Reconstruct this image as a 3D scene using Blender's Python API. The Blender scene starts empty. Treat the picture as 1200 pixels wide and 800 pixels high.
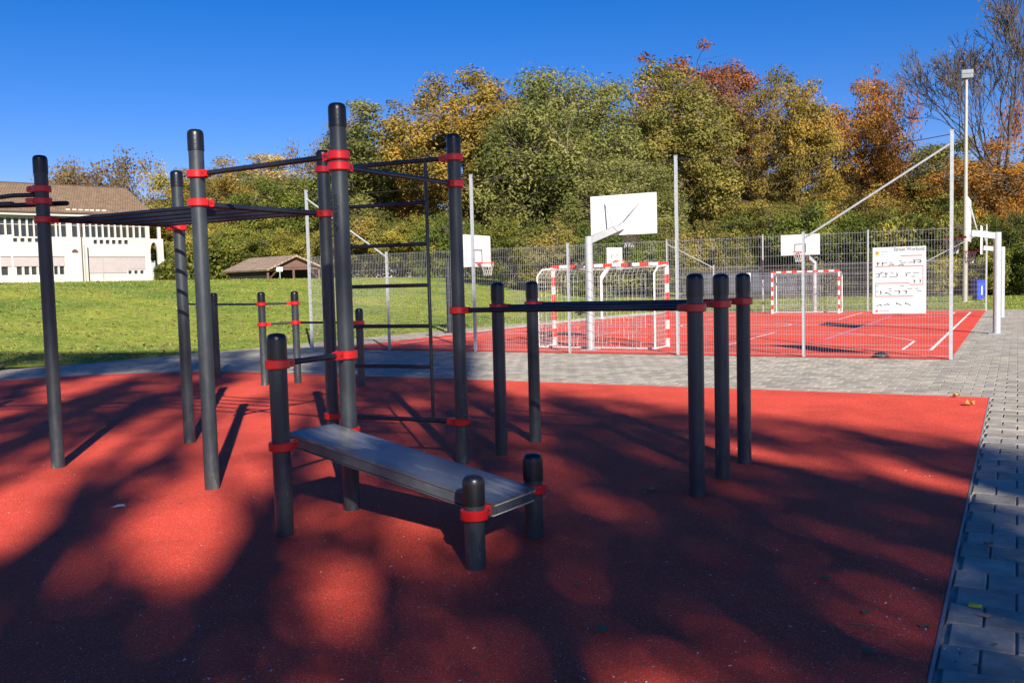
import bpy, math, random
import numpy as np
from mathutils import Vector, Matrix
random.seed(7)
rad = math.radians
scn = bpy.context.scene
COL = scn.collection

# ------------------------------------------------------------------ camera
FPX, EYE, PITCH, ROLL = 1070.0, 1.7, rad(3.8), rad(1.5)
def ray(x, y):
    dx, dy = x - 600, 400 - y
    c, s = math.cos(ROLL), math.sin(ROLL)
    u = dx * c + dy * s; v = -dx * s + dy * c
    cp, sp = math.cos(-PITCH), math.sin(-PITCH)
    return Vector((u, FPX * cp - v * sp, FPX * sp + v * cp))
cam_data = bpy.data.cameras.new('camera')
cam = bpy.data.objects.new('camera', cam_data); COL.objects.link(cam)
right = (ray(601, 400) - ray(600, 400)).normalized()
upv = (ray(600, 399) - ray(600, 400)).normalized()
back = -ray(600, 400).normalized()
m = Matrix((right, upv, back)).transposed().to_4x4(); m.translation = (0, 0, EYE)
cam.matrix_world = m
cam_data.sensor_width = 36; cam_data.lens = 36 * FPX / 1200
cam_data.clip_start = 0.05; cam_data.clip_end = 3000
scn.camera = cam

# ------------------------------------------------------------------ light
SUN_EL, SUN_AZ = rad(27.5), rad(13.7)       # sun stands behind the camera, a little to its right
world = bpy.data.worlds.new('World'); scn.world = world; world.use_nodes = True
wn = world.node_tree.nodes; wl = world.node_tree.links; wn.clear()
sky = wn.new('ShaderNodeTexSky'); sky.sky_type = 'NISHITA'; sky.sun_disc = False
sky.sun_elevation = SUN_EL
sun_dir = Vector((math.sin(SUN_AZ) * math.cos(SUN_EL), -math.cos(SUN_AZ) * math.cos(SUN_EL), math.sin(SUN_EL)))
sky.sun_rotation = math.atan2(sun_dir.x, sun_dir.y)
sky.altitude = 700; sky.air_density = 1.0; sky.dust_density = 0.15; sky.ozone_density = 3.2
hs = wn.new('ShaderNodeHueSaturation'); hs.inputs['Saturation'].default_value = 1.42; hs.inputs['Hue'].default_value = 0.5
bg = wn.new('ShaderNodeBackground'); bg.inputs['Strength'].default_value = 0.05
wo = wn.new('ShaderNodeOutputWorld')
tint = wn.new('ShaderNodeMix'); tint.data_type = 'RGBA'; tint.blend_type = 'MULTIPLY'; tint.inputs[0].default_value = 1; tint.inputs[7].default_value = (0.97, 0.80, 1.13, 1)
wl.new(sky.outputs[0], hs.inputs['Color']); wl.new(hs.outputs[0], tint.inputs[6]); wl.new(tint.outputs[2], bg.inputs['Color']); wl.new(bg.outputs[0], wo.inputs['Surface'])
sl = bpy.data.lights.new('sun', 'SUN'); sl.energy = 5.0; sl.angle = rad(0.45); sl.color = (1.0, 0.93, 0.82)
sun = bpy.data.objects.new('sun', sl); COL.objects.link(sun)
sun.rotation_euler = sun_dir.to_track_quat('Z', 'Y').to_euler()
scn.view_settings.view_transform = 'Standard'; scn.view_settings.look = 'None'
scn.view_settings.exposure = 1.12; scn.view_settings.gamma = 1

# ------------------------------------------------------------------ court frame: u runs left along the near fence, v runs away
CX, CY, CA = 8.29, 17.20, rad(29.0)
EU = (-math.cos(CA), math.sin(CA)); EV = (math.sin(CA), math.cos(CA))
def XY(u, v): return (CX + u * EU[0] + v * EV[0], CY + u * EU[1] + v * EV[1])
def UV(x, y):
    dx, dy = x - CX, y - CY
    return dx * EU[0] + dy * EU[1], dx * EV[0] + dy * EV[1]
def at(px, py, Y):
    r = ray(px, py); t = Y / r.y
    return Vector((r.x * t, Y, EYE + r.z * t))
def smooth(a, b, x):
    t = min(1, max(0, (x - a) / (b - a))); return t * t * (3 - 2 * t)
def hgt(x, y):
    u, v = UV(x, y)
    return 2.22 * smooth(0, 27, u - 17.0 + 0.05 * max(0, v)) ** 0.9

# ------------------------------------------------------------------ materials
MATS = {}
def newmat(name):
    mt = bpy.data.materials.new(name); mt.use_nodes = True
    MATS[name] = mt
    return mt, mt.node_tree.nodes, mt.node_tree.links, mt.node_tree.nodes['Principled BSDF']
def ramp(n, stops):
    r = n.new('ShaderNodeValToRGB')
    while len(r.color_ramp.elements) < len(stops): r.color_ramp.elements.new(0.5)
    for e, (p, c) in zip(r.color_ramp.elements, stops):
        e.position = p; e.color = (*c, 1)
    return r
def mat(name, c1, c2=None, scale=8, rough=0.6, metal=0, bump=0.1, bscale=None, detail=6, spec=0.5, coord='Object', stretch=None):
    mt, n, l, b = newmat(name)
    c2 = c2 or tuple(k * 0.75 for k in c1)
    tc = n.new('ShaderNodeTexCoord'); mp = n.new('ShaderNodeMapping')
    if stretch: mp.inputs['Scale'].default_value = stretch
    l.new(tc.outputs[coord], mp.inputs[0])
    no = n.new('ShaderNodeTexNoise'); no.inputs['Scale'].default_value = scale; no.inputs['Detail'].default_value = detail
    l.new(mp.outputs[0], no.inputs['Vector'])
    r = ramp(n, [(0.3, c2), (0.7, c1)])
    l.new(no.outputs['Fac'], r.inputs[0]); l.new(r.outputs[0], b.inputs['Base Color'])
    b.inputs['Roughness'].default_value = rough; b.inputs['Metallic'].default_value = metal
    b.inputs['Specular IOR Level'].default_value = spec
    if bump:
        nb = n.new('ShaderNodeTexNoise'); nb.inputs['Scale'].default_value = bscale or scale * 4; nb.inputs['Detail'].default_value = 4
        l.new(mp.outputs[0], nb.inputs['Vector'])
        bp = n.new('ShaderNodeBump'); bp.inputs['Strength'].default_value = bump; bp.inputs['Distance'].default_value = 0.02
        l.new(nb.outputs['Fac'], bp.inputs['Height']); l.new(bp.outputs[0], b.inputs['Normal'])
    return mt

def rubber(name, c1, c2, c3):
    mt, n, l, b = newmat(name)
    tc = n.new('ShaderNodeTexCoord')
    v = n.new('ShaderNodeTexVoronoi'); v.inputs['Scale'].default_value = 230
    l.new(tc.outputs['Object'], v.inputs['Vector'])
    sep = n.new('ShaderNodeSeparateColor'); l.new(v.outputs['Color'], sep.inputs[0])
    r = ramp(n, [(0.0, c3), (0.12, c2), (0.55, c1), (0.97, tuple(min(1, k * 1.25) for k in c1)), (1.0, (0.75, 0.45, 0.4))])
    l.new(sep.outputs[0], r.inputs[0])
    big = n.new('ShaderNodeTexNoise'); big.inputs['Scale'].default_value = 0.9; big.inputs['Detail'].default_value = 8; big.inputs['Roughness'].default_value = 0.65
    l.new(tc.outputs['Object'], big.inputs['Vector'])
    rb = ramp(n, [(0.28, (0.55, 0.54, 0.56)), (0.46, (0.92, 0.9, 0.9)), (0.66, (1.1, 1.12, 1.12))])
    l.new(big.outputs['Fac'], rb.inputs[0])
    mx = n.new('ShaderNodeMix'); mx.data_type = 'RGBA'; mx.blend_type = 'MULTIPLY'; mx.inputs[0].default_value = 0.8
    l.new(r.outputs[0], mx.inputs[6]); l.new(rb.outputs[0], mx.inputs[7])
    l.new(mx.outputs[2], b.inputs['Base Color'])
    b.inputs['Roughness'].default_value = 0.85; b.inputs['Specular IOR Level'].default_value = 0.25
    bp = n.new('ShaderNodeBump'); bp.inputs['Strength'].default_value = 0.5; bp.inputs['Distance'].default_value = 0.003
    l.new(v.outputs['Distance'], bp.inputs['Height']); l.new(bp.outputs[0], b.inputs['Normal'])
    return mt
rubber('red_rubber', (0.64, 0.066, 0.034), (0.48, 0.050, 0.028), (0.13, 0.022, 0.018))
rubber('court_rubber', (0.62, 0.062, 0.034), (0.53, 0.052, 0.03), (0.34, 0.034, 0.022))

# painted steel posts: dark anthracite with pale scuffs low down
def post_mat():
    mt, n, l, b = newmat('anthracite')
    tc = n.new('ShaderNodeTexCoord')
    no = n.new('ShaderNodeTexNoise'); no.inputs['Scale'].default_value = 14; no.inputs['Detail'].default_value = 9; no.inputs['Roughness'].default_value = 0.75
    mp = n.new('ShaderNodeMapping'); mp.inputs['Scale'].default_value = (1, 1, 0.35)
    oi = n.new('ShaderNodeObjectInfo'); va = n.new('ShaderNodeVectorMath'); va.operation = 'ADD'
    l.new(tc.outputs['Object'], va.inputs[0]); l.new(oi.outputs['Location'], va.inputs[1])
    l.new(va.outputs[0], mp.inputs[0]); l.new(mp.outputs[0], no.inputs['Vector'])
    sx = n.new('ShaderNodeSeparateXYZ'); l.new(tc.outputs['Object'], sx.inputs[0])
    mr = n.new('ShaderNodeMapRange'); mr.inputs[1].default_value = 0.0; mr.inputs[2].default_value = 1.1; mr.inputs[3].default_value = 0.14; mr.inputs[4].default_value = 0.0
    l.new(sx.outputs['Z'], mr.inputs[0])
    ad = n.new('ShaderNodeMath'); ad.operation = 'ADD'; l.new(no.outputs['Fac'], ad.inputs[0]); l.new(mr.outputs[0], ad.inputs[1])
    r = ramp(n, [(0.0, (0.018, 0.023, 0.028)), (0.5, (0.026, 0.033, 0.039)), (0.68, (0.04, 0.047, 0.053)), (0.80, (0.12, 0.13, 0.13))])
    l.new(ad.outputs[0], r.inputs[0]); l.new(r.outputs[0], b.inputs['Base Color'])
    rr = n.new('ShaderNodeMapRange'); rr.inputs[3].default_value = 0.3; rr.inputs[4].default_value = 0.52
    l.new(no.outputs['Fac'], rr.inputs[0]); l.new(rr.outputs[0], b.inputs['Roughness'])
    bp = n.new('ShaderNodeBump'); bp.inputs['Strength'].default_value = 0.08; bp.inputs['Distance'].default_value = 0.01
    l.new(no.outputs['Fac'], bp.inputs['Height']); l.new(bp.outputs[0], b.inputs['Normal'])
post_mat()
mat('bar_paint', (0.016, 0.021, 0.03), (0.010, 0.013, 0.018), 20, 0.36, bump=0.04)
mat('black_plastic', (0.008, 0.009, 0.012), (0.006, 0.006, 0.008), 14, 0.34, bump=0.05)
mat('red_plastic', (0.62, 0.012, 0.012), (0.5, 0.010, 0.010), 10, 0.32, bump=0.03)
mat('bolt', (0.10, 0.10, 0.11), rough=0.35, metal=0.8, bump=0)
mat('galvanised', (0.42, 0.44, 0.45), (0.32, 0.335, 0.345), 25, 0.42, metal=0.25, bump=0.06)
mat('galvanised_wire', (0.42, 0.43, 0.44), (0.34, 0.35, 0.36), 12, 0.45, metal=0.1, bump=0)
mat('white_paint', (0.60, 0.60, 0.59), (0.53, 0.53, 0.51), 6, 0.45, bump=0.03)
mat('line_paint', (0.80, 0.78, 0.76), (0.6, 0.55, 0.53), 30, 0.7, bump=0.1)
mat('lilac_paint', (0.50, 0.30, 0.62), (0.42, 0.22, 0.45), 30, 0.7, bump=0.1)
mat('net_cord', (0.52, 0.51, 0.48), rough=0.8, bump=0)
mat('goal_red', (0.72, 0.035, 0.02), rough=0.4, bump=0)
mat('wall_white', (0.46, 0.44, 0.41), (0.40, 0.38, 0.35), 0.8, 0.8, bump=0.05)
mat('window_dark', (0.02, 0.024, 0.028), (0.035, 0.035, 0.035), 0.5, 0.12, bump=0)
mat('blind_grey', (0.33, 0.29, 0.29), (0.30, 0.26, 0.27), 1.5, 0.6, bump=0)
mat('timber_red', (0.10, 0.042, 0.028), (0.07, 0.03, 0.021), 3, 0.7, bump=0.1)
mat('timber_dark', (0.016, 0.012, 0.010), (0.010, 0.008, 0.007), 3, 0.8, bump=0.1)  # near-black, so the shelter's inner shade is partly in the colour
mat('gutter_brown', (0.08, 0.05, 0.04), rough=0.5, bump=0)
mat('banner_blue', (0.30, 0.50, 0.72), (0.62, 0.72, 0.80), 1.6, 0.5, bump=0)
mat('bin_blue', (0.015, 0.05, 0.52), (0.012, 0.04, 0.42), 5, 0.4, bump=0.03)
mat('shed_blue', (0.010, 0.018, 0.038), (0.005, 0.008, 0.016), 0.7, 0.6, bump=0)
mat('lamp_grey', (0.16, 0.17, 0.18), rough=0.35, metal=0.6, bump=0)
mat('lamp_pole', (0.33, 0.30, 0.25), (0.27, 0.25, 0.21), 5, 0.55, metal=0.2, bump=0.05)
mat('lamp_glass', (0.22, 0.25, 0.27), rough=0.12, bump=0)
mat('sand_joint', (0.58, 0.54, 0.47), (0.36, 0.33, 0.29), 9, 0.95, bump=0.6, bscale=150)
mat('edge_steel', (0.26, 0.25, 0.25), (0.18, 0.175, 0.17), 20, 0.6, bump=0.1)
mat('leaf_yellow', (0.55, 0.36, 0.08), (0.35, 0.18, 0.05), 20, 0.7, bump=0.2)
mat('leaf_brown', (0.22, 0.13, 0.06), (0.12, 0.07, 0.04), 20, 0.8, bump=0.2)
mat('leaf_green', (0.10, 0.14, 0.06), (0.06, 0.09, 0.04), 20, 0.8, bump=0.2)
mat('paper_white', (0.8, 0.8, 0.78), (0.6, 0.6, 0.6), 40, 0.7, bump=0.2)
mat('wrapper_yellow', (0.75, 0.62, 0.03), (0.5, 0.4, 0.02), 40, 0.35, bump=0.2)
mat('card_pink', (0.48, 0.27, 0.22), (0.4, 0.22, 0.18), 40, 0.8, bump=0.1)
mat('dark_mound', (0.008, 0.008, 0.011), (0.014, 0.014, 0.018), 20, 0.45, bump=0.3)
mat('bark', (0.16, 0.125, 0.095), (0.08, 0.062, 0.05), 3, 0.9, bump=0.6, bscale=14, stretch=(3, 3, 0.6))
mat('bark_dark', (0.075, 0.056, 0.046), (0.04, 0.03, 0.026), 3, 0.9, bump=0.4, bscale=14)
mat('bark_pale', (0.30, 0.25, 0.19), (0.17, 0.14, 0.11), 3, 0.9, bump=0.5, bscale=14, stretch=(3, 3, 0.6))
mat('poster_white', (0.46, 0.46, 0.47), (0.44, 0.44, 0.45), 2, 0.4, bump=0)
mat('print_red', (0.62, 0.10, 0.10), rough=0.5, bump=0)
mat('print_pink', (0.50, 0.10, 0.10), rough=0.5, bump=0)
mat('print_black', (0.004, 0.004, 0.005), rough=0.8, bump=0)
mat('print_grey', (0.16, 0.16, 0.18), rough=0.5, bump=0)
mat('print_gold', (0.72, 0.42, 0.06), rough=0.5, bump=0)
mat('board_edge', (0.62, 0.57, 0.48), (0.5, 0.46, 0.4), 20, 0.6, bump=0)
mat('panel_grey', (0.075, 0.085, 0.095), (0.05, 0.056, 0.062), 12, 0.5, bump=0.06)

def bench_mat():
    mt, n, l, b = newmat('bench_top')
    tc = n.new('ShaderNodeTexCoord')
    no = n.new('ShaderNodeTexNoise'); no.inputs['Scale'].default_value = 5; no.inputs['Detail'].default_value = 10; no.inputs['Roughness'].default_value = 0.8
    mp = n.new('ShaderNodeMapping'); mp.inputs['Scale'].default_value = (0.5, 2.2, 1)
    l.new(tc.outputs['Object'], mp.inputs[0]); l.new(mp.outputs[0], no.inputs['Vector'])
    # wear where feet land, near the upper end
    dv = n.new('ShaderNodeVectorMath'); dv.operation = 'DISTANCE'; dv.inputs[1].default_value = (0.30, 0.06, 0.0)
    l.new(tc.outputs['Object'], dv.inputs[0])
    mr = n.new('ShaderNodeMapRange'); mr.inputs[1].default_value = 0.05; mr.inputs[2].default_value = 0.38; mr.inputs[3].default_value = 0.36; mr.inputs[4].default_value = 0.0
    l.new(dv.outputs['Value'], mr.inputs[0])
    dv2 = n.new('ShaderNodeVectorMath'); dv2.operation = 'DISTANCE'; dv2.inputs[1].default_value = (1.72, 0.1, 0.0)
    l.new(tc.outputs['Object'], dv2.inputs[0])
    mr2 = n.new('ShaderNodeMapRange'); mr2.inputs[1].default_value = 0.02; mr2.inputs[2].default_value = 0.3; mr2.inputs[3].default_value = 0.22; mr2.inputs[4].default_value = 0.0
    l.new(dv2.outputs['Value'], mr2.inputs[0])
    ad2 = n.new('ShaderNodeMath'); ad2.operation = 'ADD'; l.new(mr.outputs[0], ad2.inputs[0]); l.new(mr2.outputs[0], ad2.inputs[1])
    ad = n.new('ShaderNodeMath'); ad.operation = 'ADD'; l.new(no.outputs['Fac'], ad.inputs[0]); l.new(ad2.outputs[0], ad.inputs[1])
    r = ramp(n, [(0.0, (0.04, 0.048, 0.064)), (0.56, (0.062, 0.07, 0.09)), (0.70, (0.22, 0.21, 0.19)), (0.90, (0.50, 0.45, 0.36))])
    l.new(ad.outputs[0], r.inputs[0]); l.new(r.outputs[0], b.inputs['Base Color'])
    b.inputs['Roughness'].default_value = 0.36; b.inputs['Specular IOR Level'].default_value = 1.0
    bp = n.new('ShaderNodeBump'); bp.inputs['Strength'].default_value = 0.05; bp.inputs['Distance'].default_value = 0.005
    l.new(no.outputs['Fac'], bp.inputs['Height']); l.new(bp.outputs[0], b.inputs['Normal'])
bench_mat()

def paver_mat():
    mt, n, l, b = newmat('paver')
    g = n.new('ShaderNodeNewGeometry'); tc = n.new('ShaderNodeTexCoord')
    at_ = n.new('ShaderNodeAttribute'); at_.attribute_name = 'rnd'
    oi = n.new('ShaderNodeObjectInfo')
    ad0 = n.new('ShaderNodeMath'); ad0.operation = 'ADD'; l.new(at_.outputs['Fac'], ad0.inputs[0]); l.new(oi.outputs['Random'], ad0.inputs[1])
    fr = n.new('ShaderNodeMath'); fr.operation = 'FRACT'; l.new(ad0.outputs[0], fr.inputs[0])
    r = ramp(n, [(0.0, (0.25, 0.225, 0.185)), (0.4, (0.32, 0.285, 0.23)), (0.7, (0.40, 0.35, 0.28)), (1.0, (0.28, 0.26, 0.23))])
    l.new(fr.outputs[0], r.inputs[0])
    no = n.new('ShaderNodeTexNoise'); no.inputs['Scale'].default_value = 5; no.inputs['Detail'].default_value = 12; no.inputs['Roughness'].default_value = 0.72
    l.new(g.outputs['Position'], no.inputs['Vector'])
    r2 = ramp(n, [(0.28, (0.42, 0.42, 0.42)), (0.72, (1.35, 1.35, 1.35))]); l.new(no.outputs['Fac'], r2.inputs[0])
    mx = n.new('ShaderNodeMix'); mx.data_type = 'RGBA'; mx.blend_type = 'MULTIPLY'; mx.inputs[0].default_value = 0.8
    l.new(r.outputs[0], mx.inputs[6]); l.new(r2.outputs[0], mx.inputs[7])
    # lime bloom in pale patches
    nb = n.new('ShaderNodeTexNoise'); nb.inputs['Scale'].default_value = 11; nb.inputs['Detail'].default_value = 8; nb.inputs['Roughness'].default_value = 0.7
    l.new(g.outputs['Position'], nb.inputs['Vector'])
    r3 = ramp(n, [(0.56, (0, 0, 0)), (0.72, (1, 1, 1))]); l.new(nb.outputs['Fac'], r3.inputs[0])
    mu = n.new('ShaderNodeMath'); mu.operation = 'MULTIPLY'; mu.inputs[1].default_value = 0.55; l.new(r3.outputs[0], mu.inputs[0])
    m2 = n.new('ShaderNodeMix'); m2.data_type = 'RGBA'; l.new(mu.outputs[0], m2.inputs[0]); l.new(mx.outputs[2], m2.inputs[6]); m2.inputs[7].default_value = (0.46, 0.45, 0.42, 1)
    l.new(m2.outputs[2], b.inputs['Base Color'])
    b.inputs['Roughness'].default_value = 0.8
    bp = n.new('ShaderNodeBump'); bp.inputs['Strength'].default_value = 0.45; bp.inputs['Distance'].default_value = 0.006
    nf = n.new('ShaderNodeTexNoise'); nf.inputs['Scale'].default_value = 60; nf.inputs['Detail'].default_value = 6
    l.new(g.outputs['Position'], nf.inputs['Vector'])
    l.new(nf.outputs['Fac'], bp.inputs['Height']); l.new(bp.outputs[0], b.inputs['Normal'])
paver_mat()

def grass_mat(name, stops, scale):
    mt, n, l, b = newmat(name)
    g = n.new('ShaderNodeNewGeometry')
    mp = n.new('ShaderNodeMapping'); mp.inputs['Scale'].default_value = (1, 1, 1)
    l.new(g.outputs['Position'], mp.inputs[0])
    no = n.new('ShaderNodeTexNoise'); no.inputs['Scale'].default_value = scale; no.inputs['Detail'].default_value = 12; no.inputs['Roughness'].default_value = 0.74
    l.new(mp.outputs[0], no.inputs['Vector'])
    r = ramp(n, stops); l.new(no.outputs['Fac'], r.inputs[0])
    nl = n.new('ShaderNodeTexNoise'); nl.inputs['Scale'].default_value = 0.22; nl.inputs['Detail'].default_value = 5
    l.new(mp.outputs[0], nl.inputs['Vector'])
    rl = ramp(n, [(0.35, (0.62, 0.74, 0.6)), (0.65, (1.3, 1.12, 1.0))]); l.new(nl.outputs['Fac'], rl.inputs[0])
    mx = n.new('ShaderNodeMix'); mx.data_type = 'RGBA'; mx.blend_type = 'MULTIPLY'; mx.inputs[0].default_value = 1
    l.new(r.outputs[0], mx.inputs[6]); l.new(rl.outputs[0], mx.inputs[7]); l.new(mx.outputs[2], b.inputs['Base Color'])
    b.inputs['Roughness'].default_value = 0.85; b.inputs['Specular IOR Level'].default_value = 0.2
    bp = n.new('ShaderNodeBump'); bp.inputs['Strength'].default_value = 0.8; bp.inputs['Distance'].default_value = 0.06
    l.new(no.outputs['Fac'], bp.inputs['Height']); l.new(bp.outputs[0], b.inputs['Normal'])
GS = [(0.34, (0.05, 0.065, 0.012)), (0.44, (0.15, 0.195, 0.024)), (0.53, (0.215, 0.27, 0.04)), (0.68, (0.33, 0.30, 0.10))]
grass_mat('lawn', GS, 3.2)
def blade_mat():
    mt, n, l, b = newmat('blade')
    a = n.new('ShaderNodeAttribute'); a.attribute_name = 'rnd'
    g = n.new('ShaderNodeNewGeometry'); nl = n.new('ShaderNodeTexNoise'); nl.inputs['Scale'].default_value = 0.6; nl.inputs['Detail'].default_value = 6
    l.new(g.outputs['Position'], nl.inputs['Vector'])
    mxf = n.new('ShaderNodeMath'); mxf.operation = 'MULTIPLY_ADD'; mxf.inputs[1].default_value = 0.45
    l.new(a.outputs['Fac'], mxf.inputs[0]); 
    sb = n.new('ShaderNodeMath'); sb.operation = 'MULTIPLY_ADD'; sb.inputs[1].default_value = 1.5; sb.inputs[2].default_value = -0.48
    l.new(nl.outputs['Fac'], sb.inputs[0]); l.new(sb.outputs[0], mxf.inputs[2])
    r = ramp(n, [(0.0, (0.05, 0.075, 0.012)), (0.4, (0.12, 0.165, 0.02)), (0.72, (0.20, 0.23, 0.035)), (1.0, (0.30, 0.25, 0.09))])
    l.new(mxf.outputs[0], r.inputs[0]); l.new(r.outputs[0], b.inputs['Base Color'])
    b.inputs['Roughness'].default_value = 0.6; b.inputs['Specular IOR Level'].default_value = 0.3
blade_mat()

def foliage(name, stops, nscale=0.35, trans=0.35):
    mt, n, l, b = newmat(name)
    a = n.new('ShaderNodeAttribute'); a.attribute_name = 'rnd'
    g = n.new('ShaderNodeNewGeometry')
    no = n.new('ShaderNodeTexNoise'); no.inputs['Scale'].default_value = nscale; no.inputs['Detail'].default_value = 4
    l.new(g.outputs['Position'], no.inputs['Vector'])
    s = n.new('ShaderNodeMath'); s.operation = 'MULTIPLY_ADD'; s.inputs[1].default_value = 1.9; s.inputs[2].default_value = -0.66
    l.new(no.outputs['Fac'], s.inputs[0])
    t = n.new('ShaderNodeMath'); t.operation = 'MULTIPLY_ADD'; t.inputs[1].default_value = 0.45
    l.new(a.outputs['Fac'], t.inputs[0]); l.new(s.outputs[0], t.inputs[2])
    r = ramp(n, stops); l.new(t.outputs[0], r.inputs[0])
    l.new(r.outputs[0], b.inputs['Base Color']); b.inputs['Roughness'].default_value = 0.7; b.inputs['Specular IOR Level'].default_value = 0.12
    tr = n.new('ShaderNodeBsdfTranslucent'); l.new(r.outputs[0], tr.inputs['Color'])
    ms = n.new('ShaderNodeMixShader'); ms.inputs[0].default_value = trans
    l.new(b.outputs[0], ms.inputs[1]); l.new(tr.outputs[0], ms.inputs[2])
    l.new(ms.outputs[0], n['Material Output'].inputs['Surface'])
foliage('fol_green', [(0.0, (0.043, 0.067, 0.015)), (0.4, (0.104, 0.140, 0.024)), (0.75, (0.207, 0.220, 0.043)), (1.0, (0.390, 0.329, 0.061))])
foliage('fol_olive', [(0.0, (0.061, 0.067, 0.017)), (0.4, (0.159, 0.152, 0.037)), (0.75, (0.281, 0.232, 0.055)), (1.0, (0.415, 0.268, 0.061))])
foliage('fol_gold', [(0.0, (0.07, 0.06, 0.014)), (0.35, (0.18, 0.14, 0.03)), (0.7, (0.34, 0.23, 0.045)), (1.0, (0.46, 0.25, 0.04))])
foliage('fol_yellow', [(0.0, (0.06, 0.075, 0.015)), (0.4, (0.17, 0.17, 0.03)), (0.75, (0.38, 0.31, 0.05)), (1.0, (0.55, 0.43, 0.08))])
foliage('fol_pale', [(0.0, (0.183, 0.146, 0.049)), (0.4, (0.390, 0.293, 0.098)), (0.75, (0.586, 0.427, 0.146)), (1.0, (0.683, 0.512, 0.207))])
foliage('fol_willow', [(0.0, (0.075, 0.09, 0.022)), (0.4, (0.15, 0.165, 0.045)), (0.75, (0.24, 0.235, 0.07)), (1.0, (0.33, 0.29, 0.09))], 0.5)
foliage('fol_orange', [(0.0, (0.07, 0.05, 0.015)), (0.4, (0.20, 0.11, 0.025)), (0.7, (0.40, 0.17, 0.03)), (1.0, (0.55, 0.32, 0.05))])
foliage('fol_red', [(0.0, (0.06, 0.03, 0.015)), (0.4, (0.19, 0.075, 0.03)), (0.75, (0.32, 0.11, 0.04)), (1.0, (0.38, 0.18, 0.05))])
foliage('fol_brown', [(0.0, (0.07, 0.05, 0.025)), (0.4, (0.16, 0.115, 0.05)), (0.75, (0.26, 0.165, 0.065)), (1.0, (0.33, 0.20, 0.07))])
foliage('fol_dark', [(0.0, (0.035, 0.05, 0.012)), (0.45, (0.08, 0.10, 0.02)), (0.75, (0.18, 0.18, 0.035)), (1.0, (0.36, 0.30, 0.06))])

def roof_mat(name, c1, c2, rows, cols):
    mt, n, l, b = newmat(name)
    tc = n.new('ShaderNodeTexCoord'); mp = n.new('ShaderNodeMapping')
    l.new(tc.outputs['UV'], mp.inputs[0])
    br = n.new('ShaderNodeTexBrick'); br.inputs['Scale'].default_value = 1
    br.inputs['Brick Width'].default_value = cols; br.inputs['Row Height'].default_value = rows; br.inputs['Mortar Size'].default_value = 0.022
    br.inputs['Color1'].default_value = (*c1, 1); br.inputs['Color2'].default_value = (*c2, 1); br.inputs['Mortar'].default_value = (*[k * 0.35 for k in c2], 1)
    l.new(mp.outputs[0], br.inputs['Vector'])
    no = n.new('ShaderNodeTexNoise'); no.inputs['Scale'].default_value = 1.5; no.inputs['Detail'].default_value = 8
    l.new(mp.outputs[0], no.inputs['Vector'])
    r = ramp(n, [(0.3, (0.7, 0.7, 0.7)), (0.7, (1.15, 1.12, 1.1))]); l.new(no.outputs['Fac'], r.inputs[0])
    mx = n.new('ShaderNodeMix'); mx.data_type = 'RGBA'; mx.blend_type = 'MULTIPLY'; mx.inputs[0].default_value = 0.9
    l.new(br.outputs['Color'], mx.inputs[6]); l.new(r.outputs[0], mx.inputs[7]); l.new(mx.outputs[2], b.inputs['Base Color'])
    b.inputs['Roughness'].default_value = 0.85
    bp = n.new('ShaderNodeBump'); bp.inputs['Strength'].default_value = 0.6; bp.inputs['Distance'].default_value = 0.03; bp.invert = True
    l.new(br.outputs['Fac'], bp.inputs['Height']); l.new(bp.outputs[0], b.inputs['Normal'])
roof_mat('roof_tiles', (0.25, 0.165, 0.10), (0.19, 0.125, 0.075), 0.34, 0.24)
roof_mat('shed_shingles', (0.30, 0.22, 0.16), (0.25, 0.18, 0.13), 0.25, 0.5)

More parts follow.
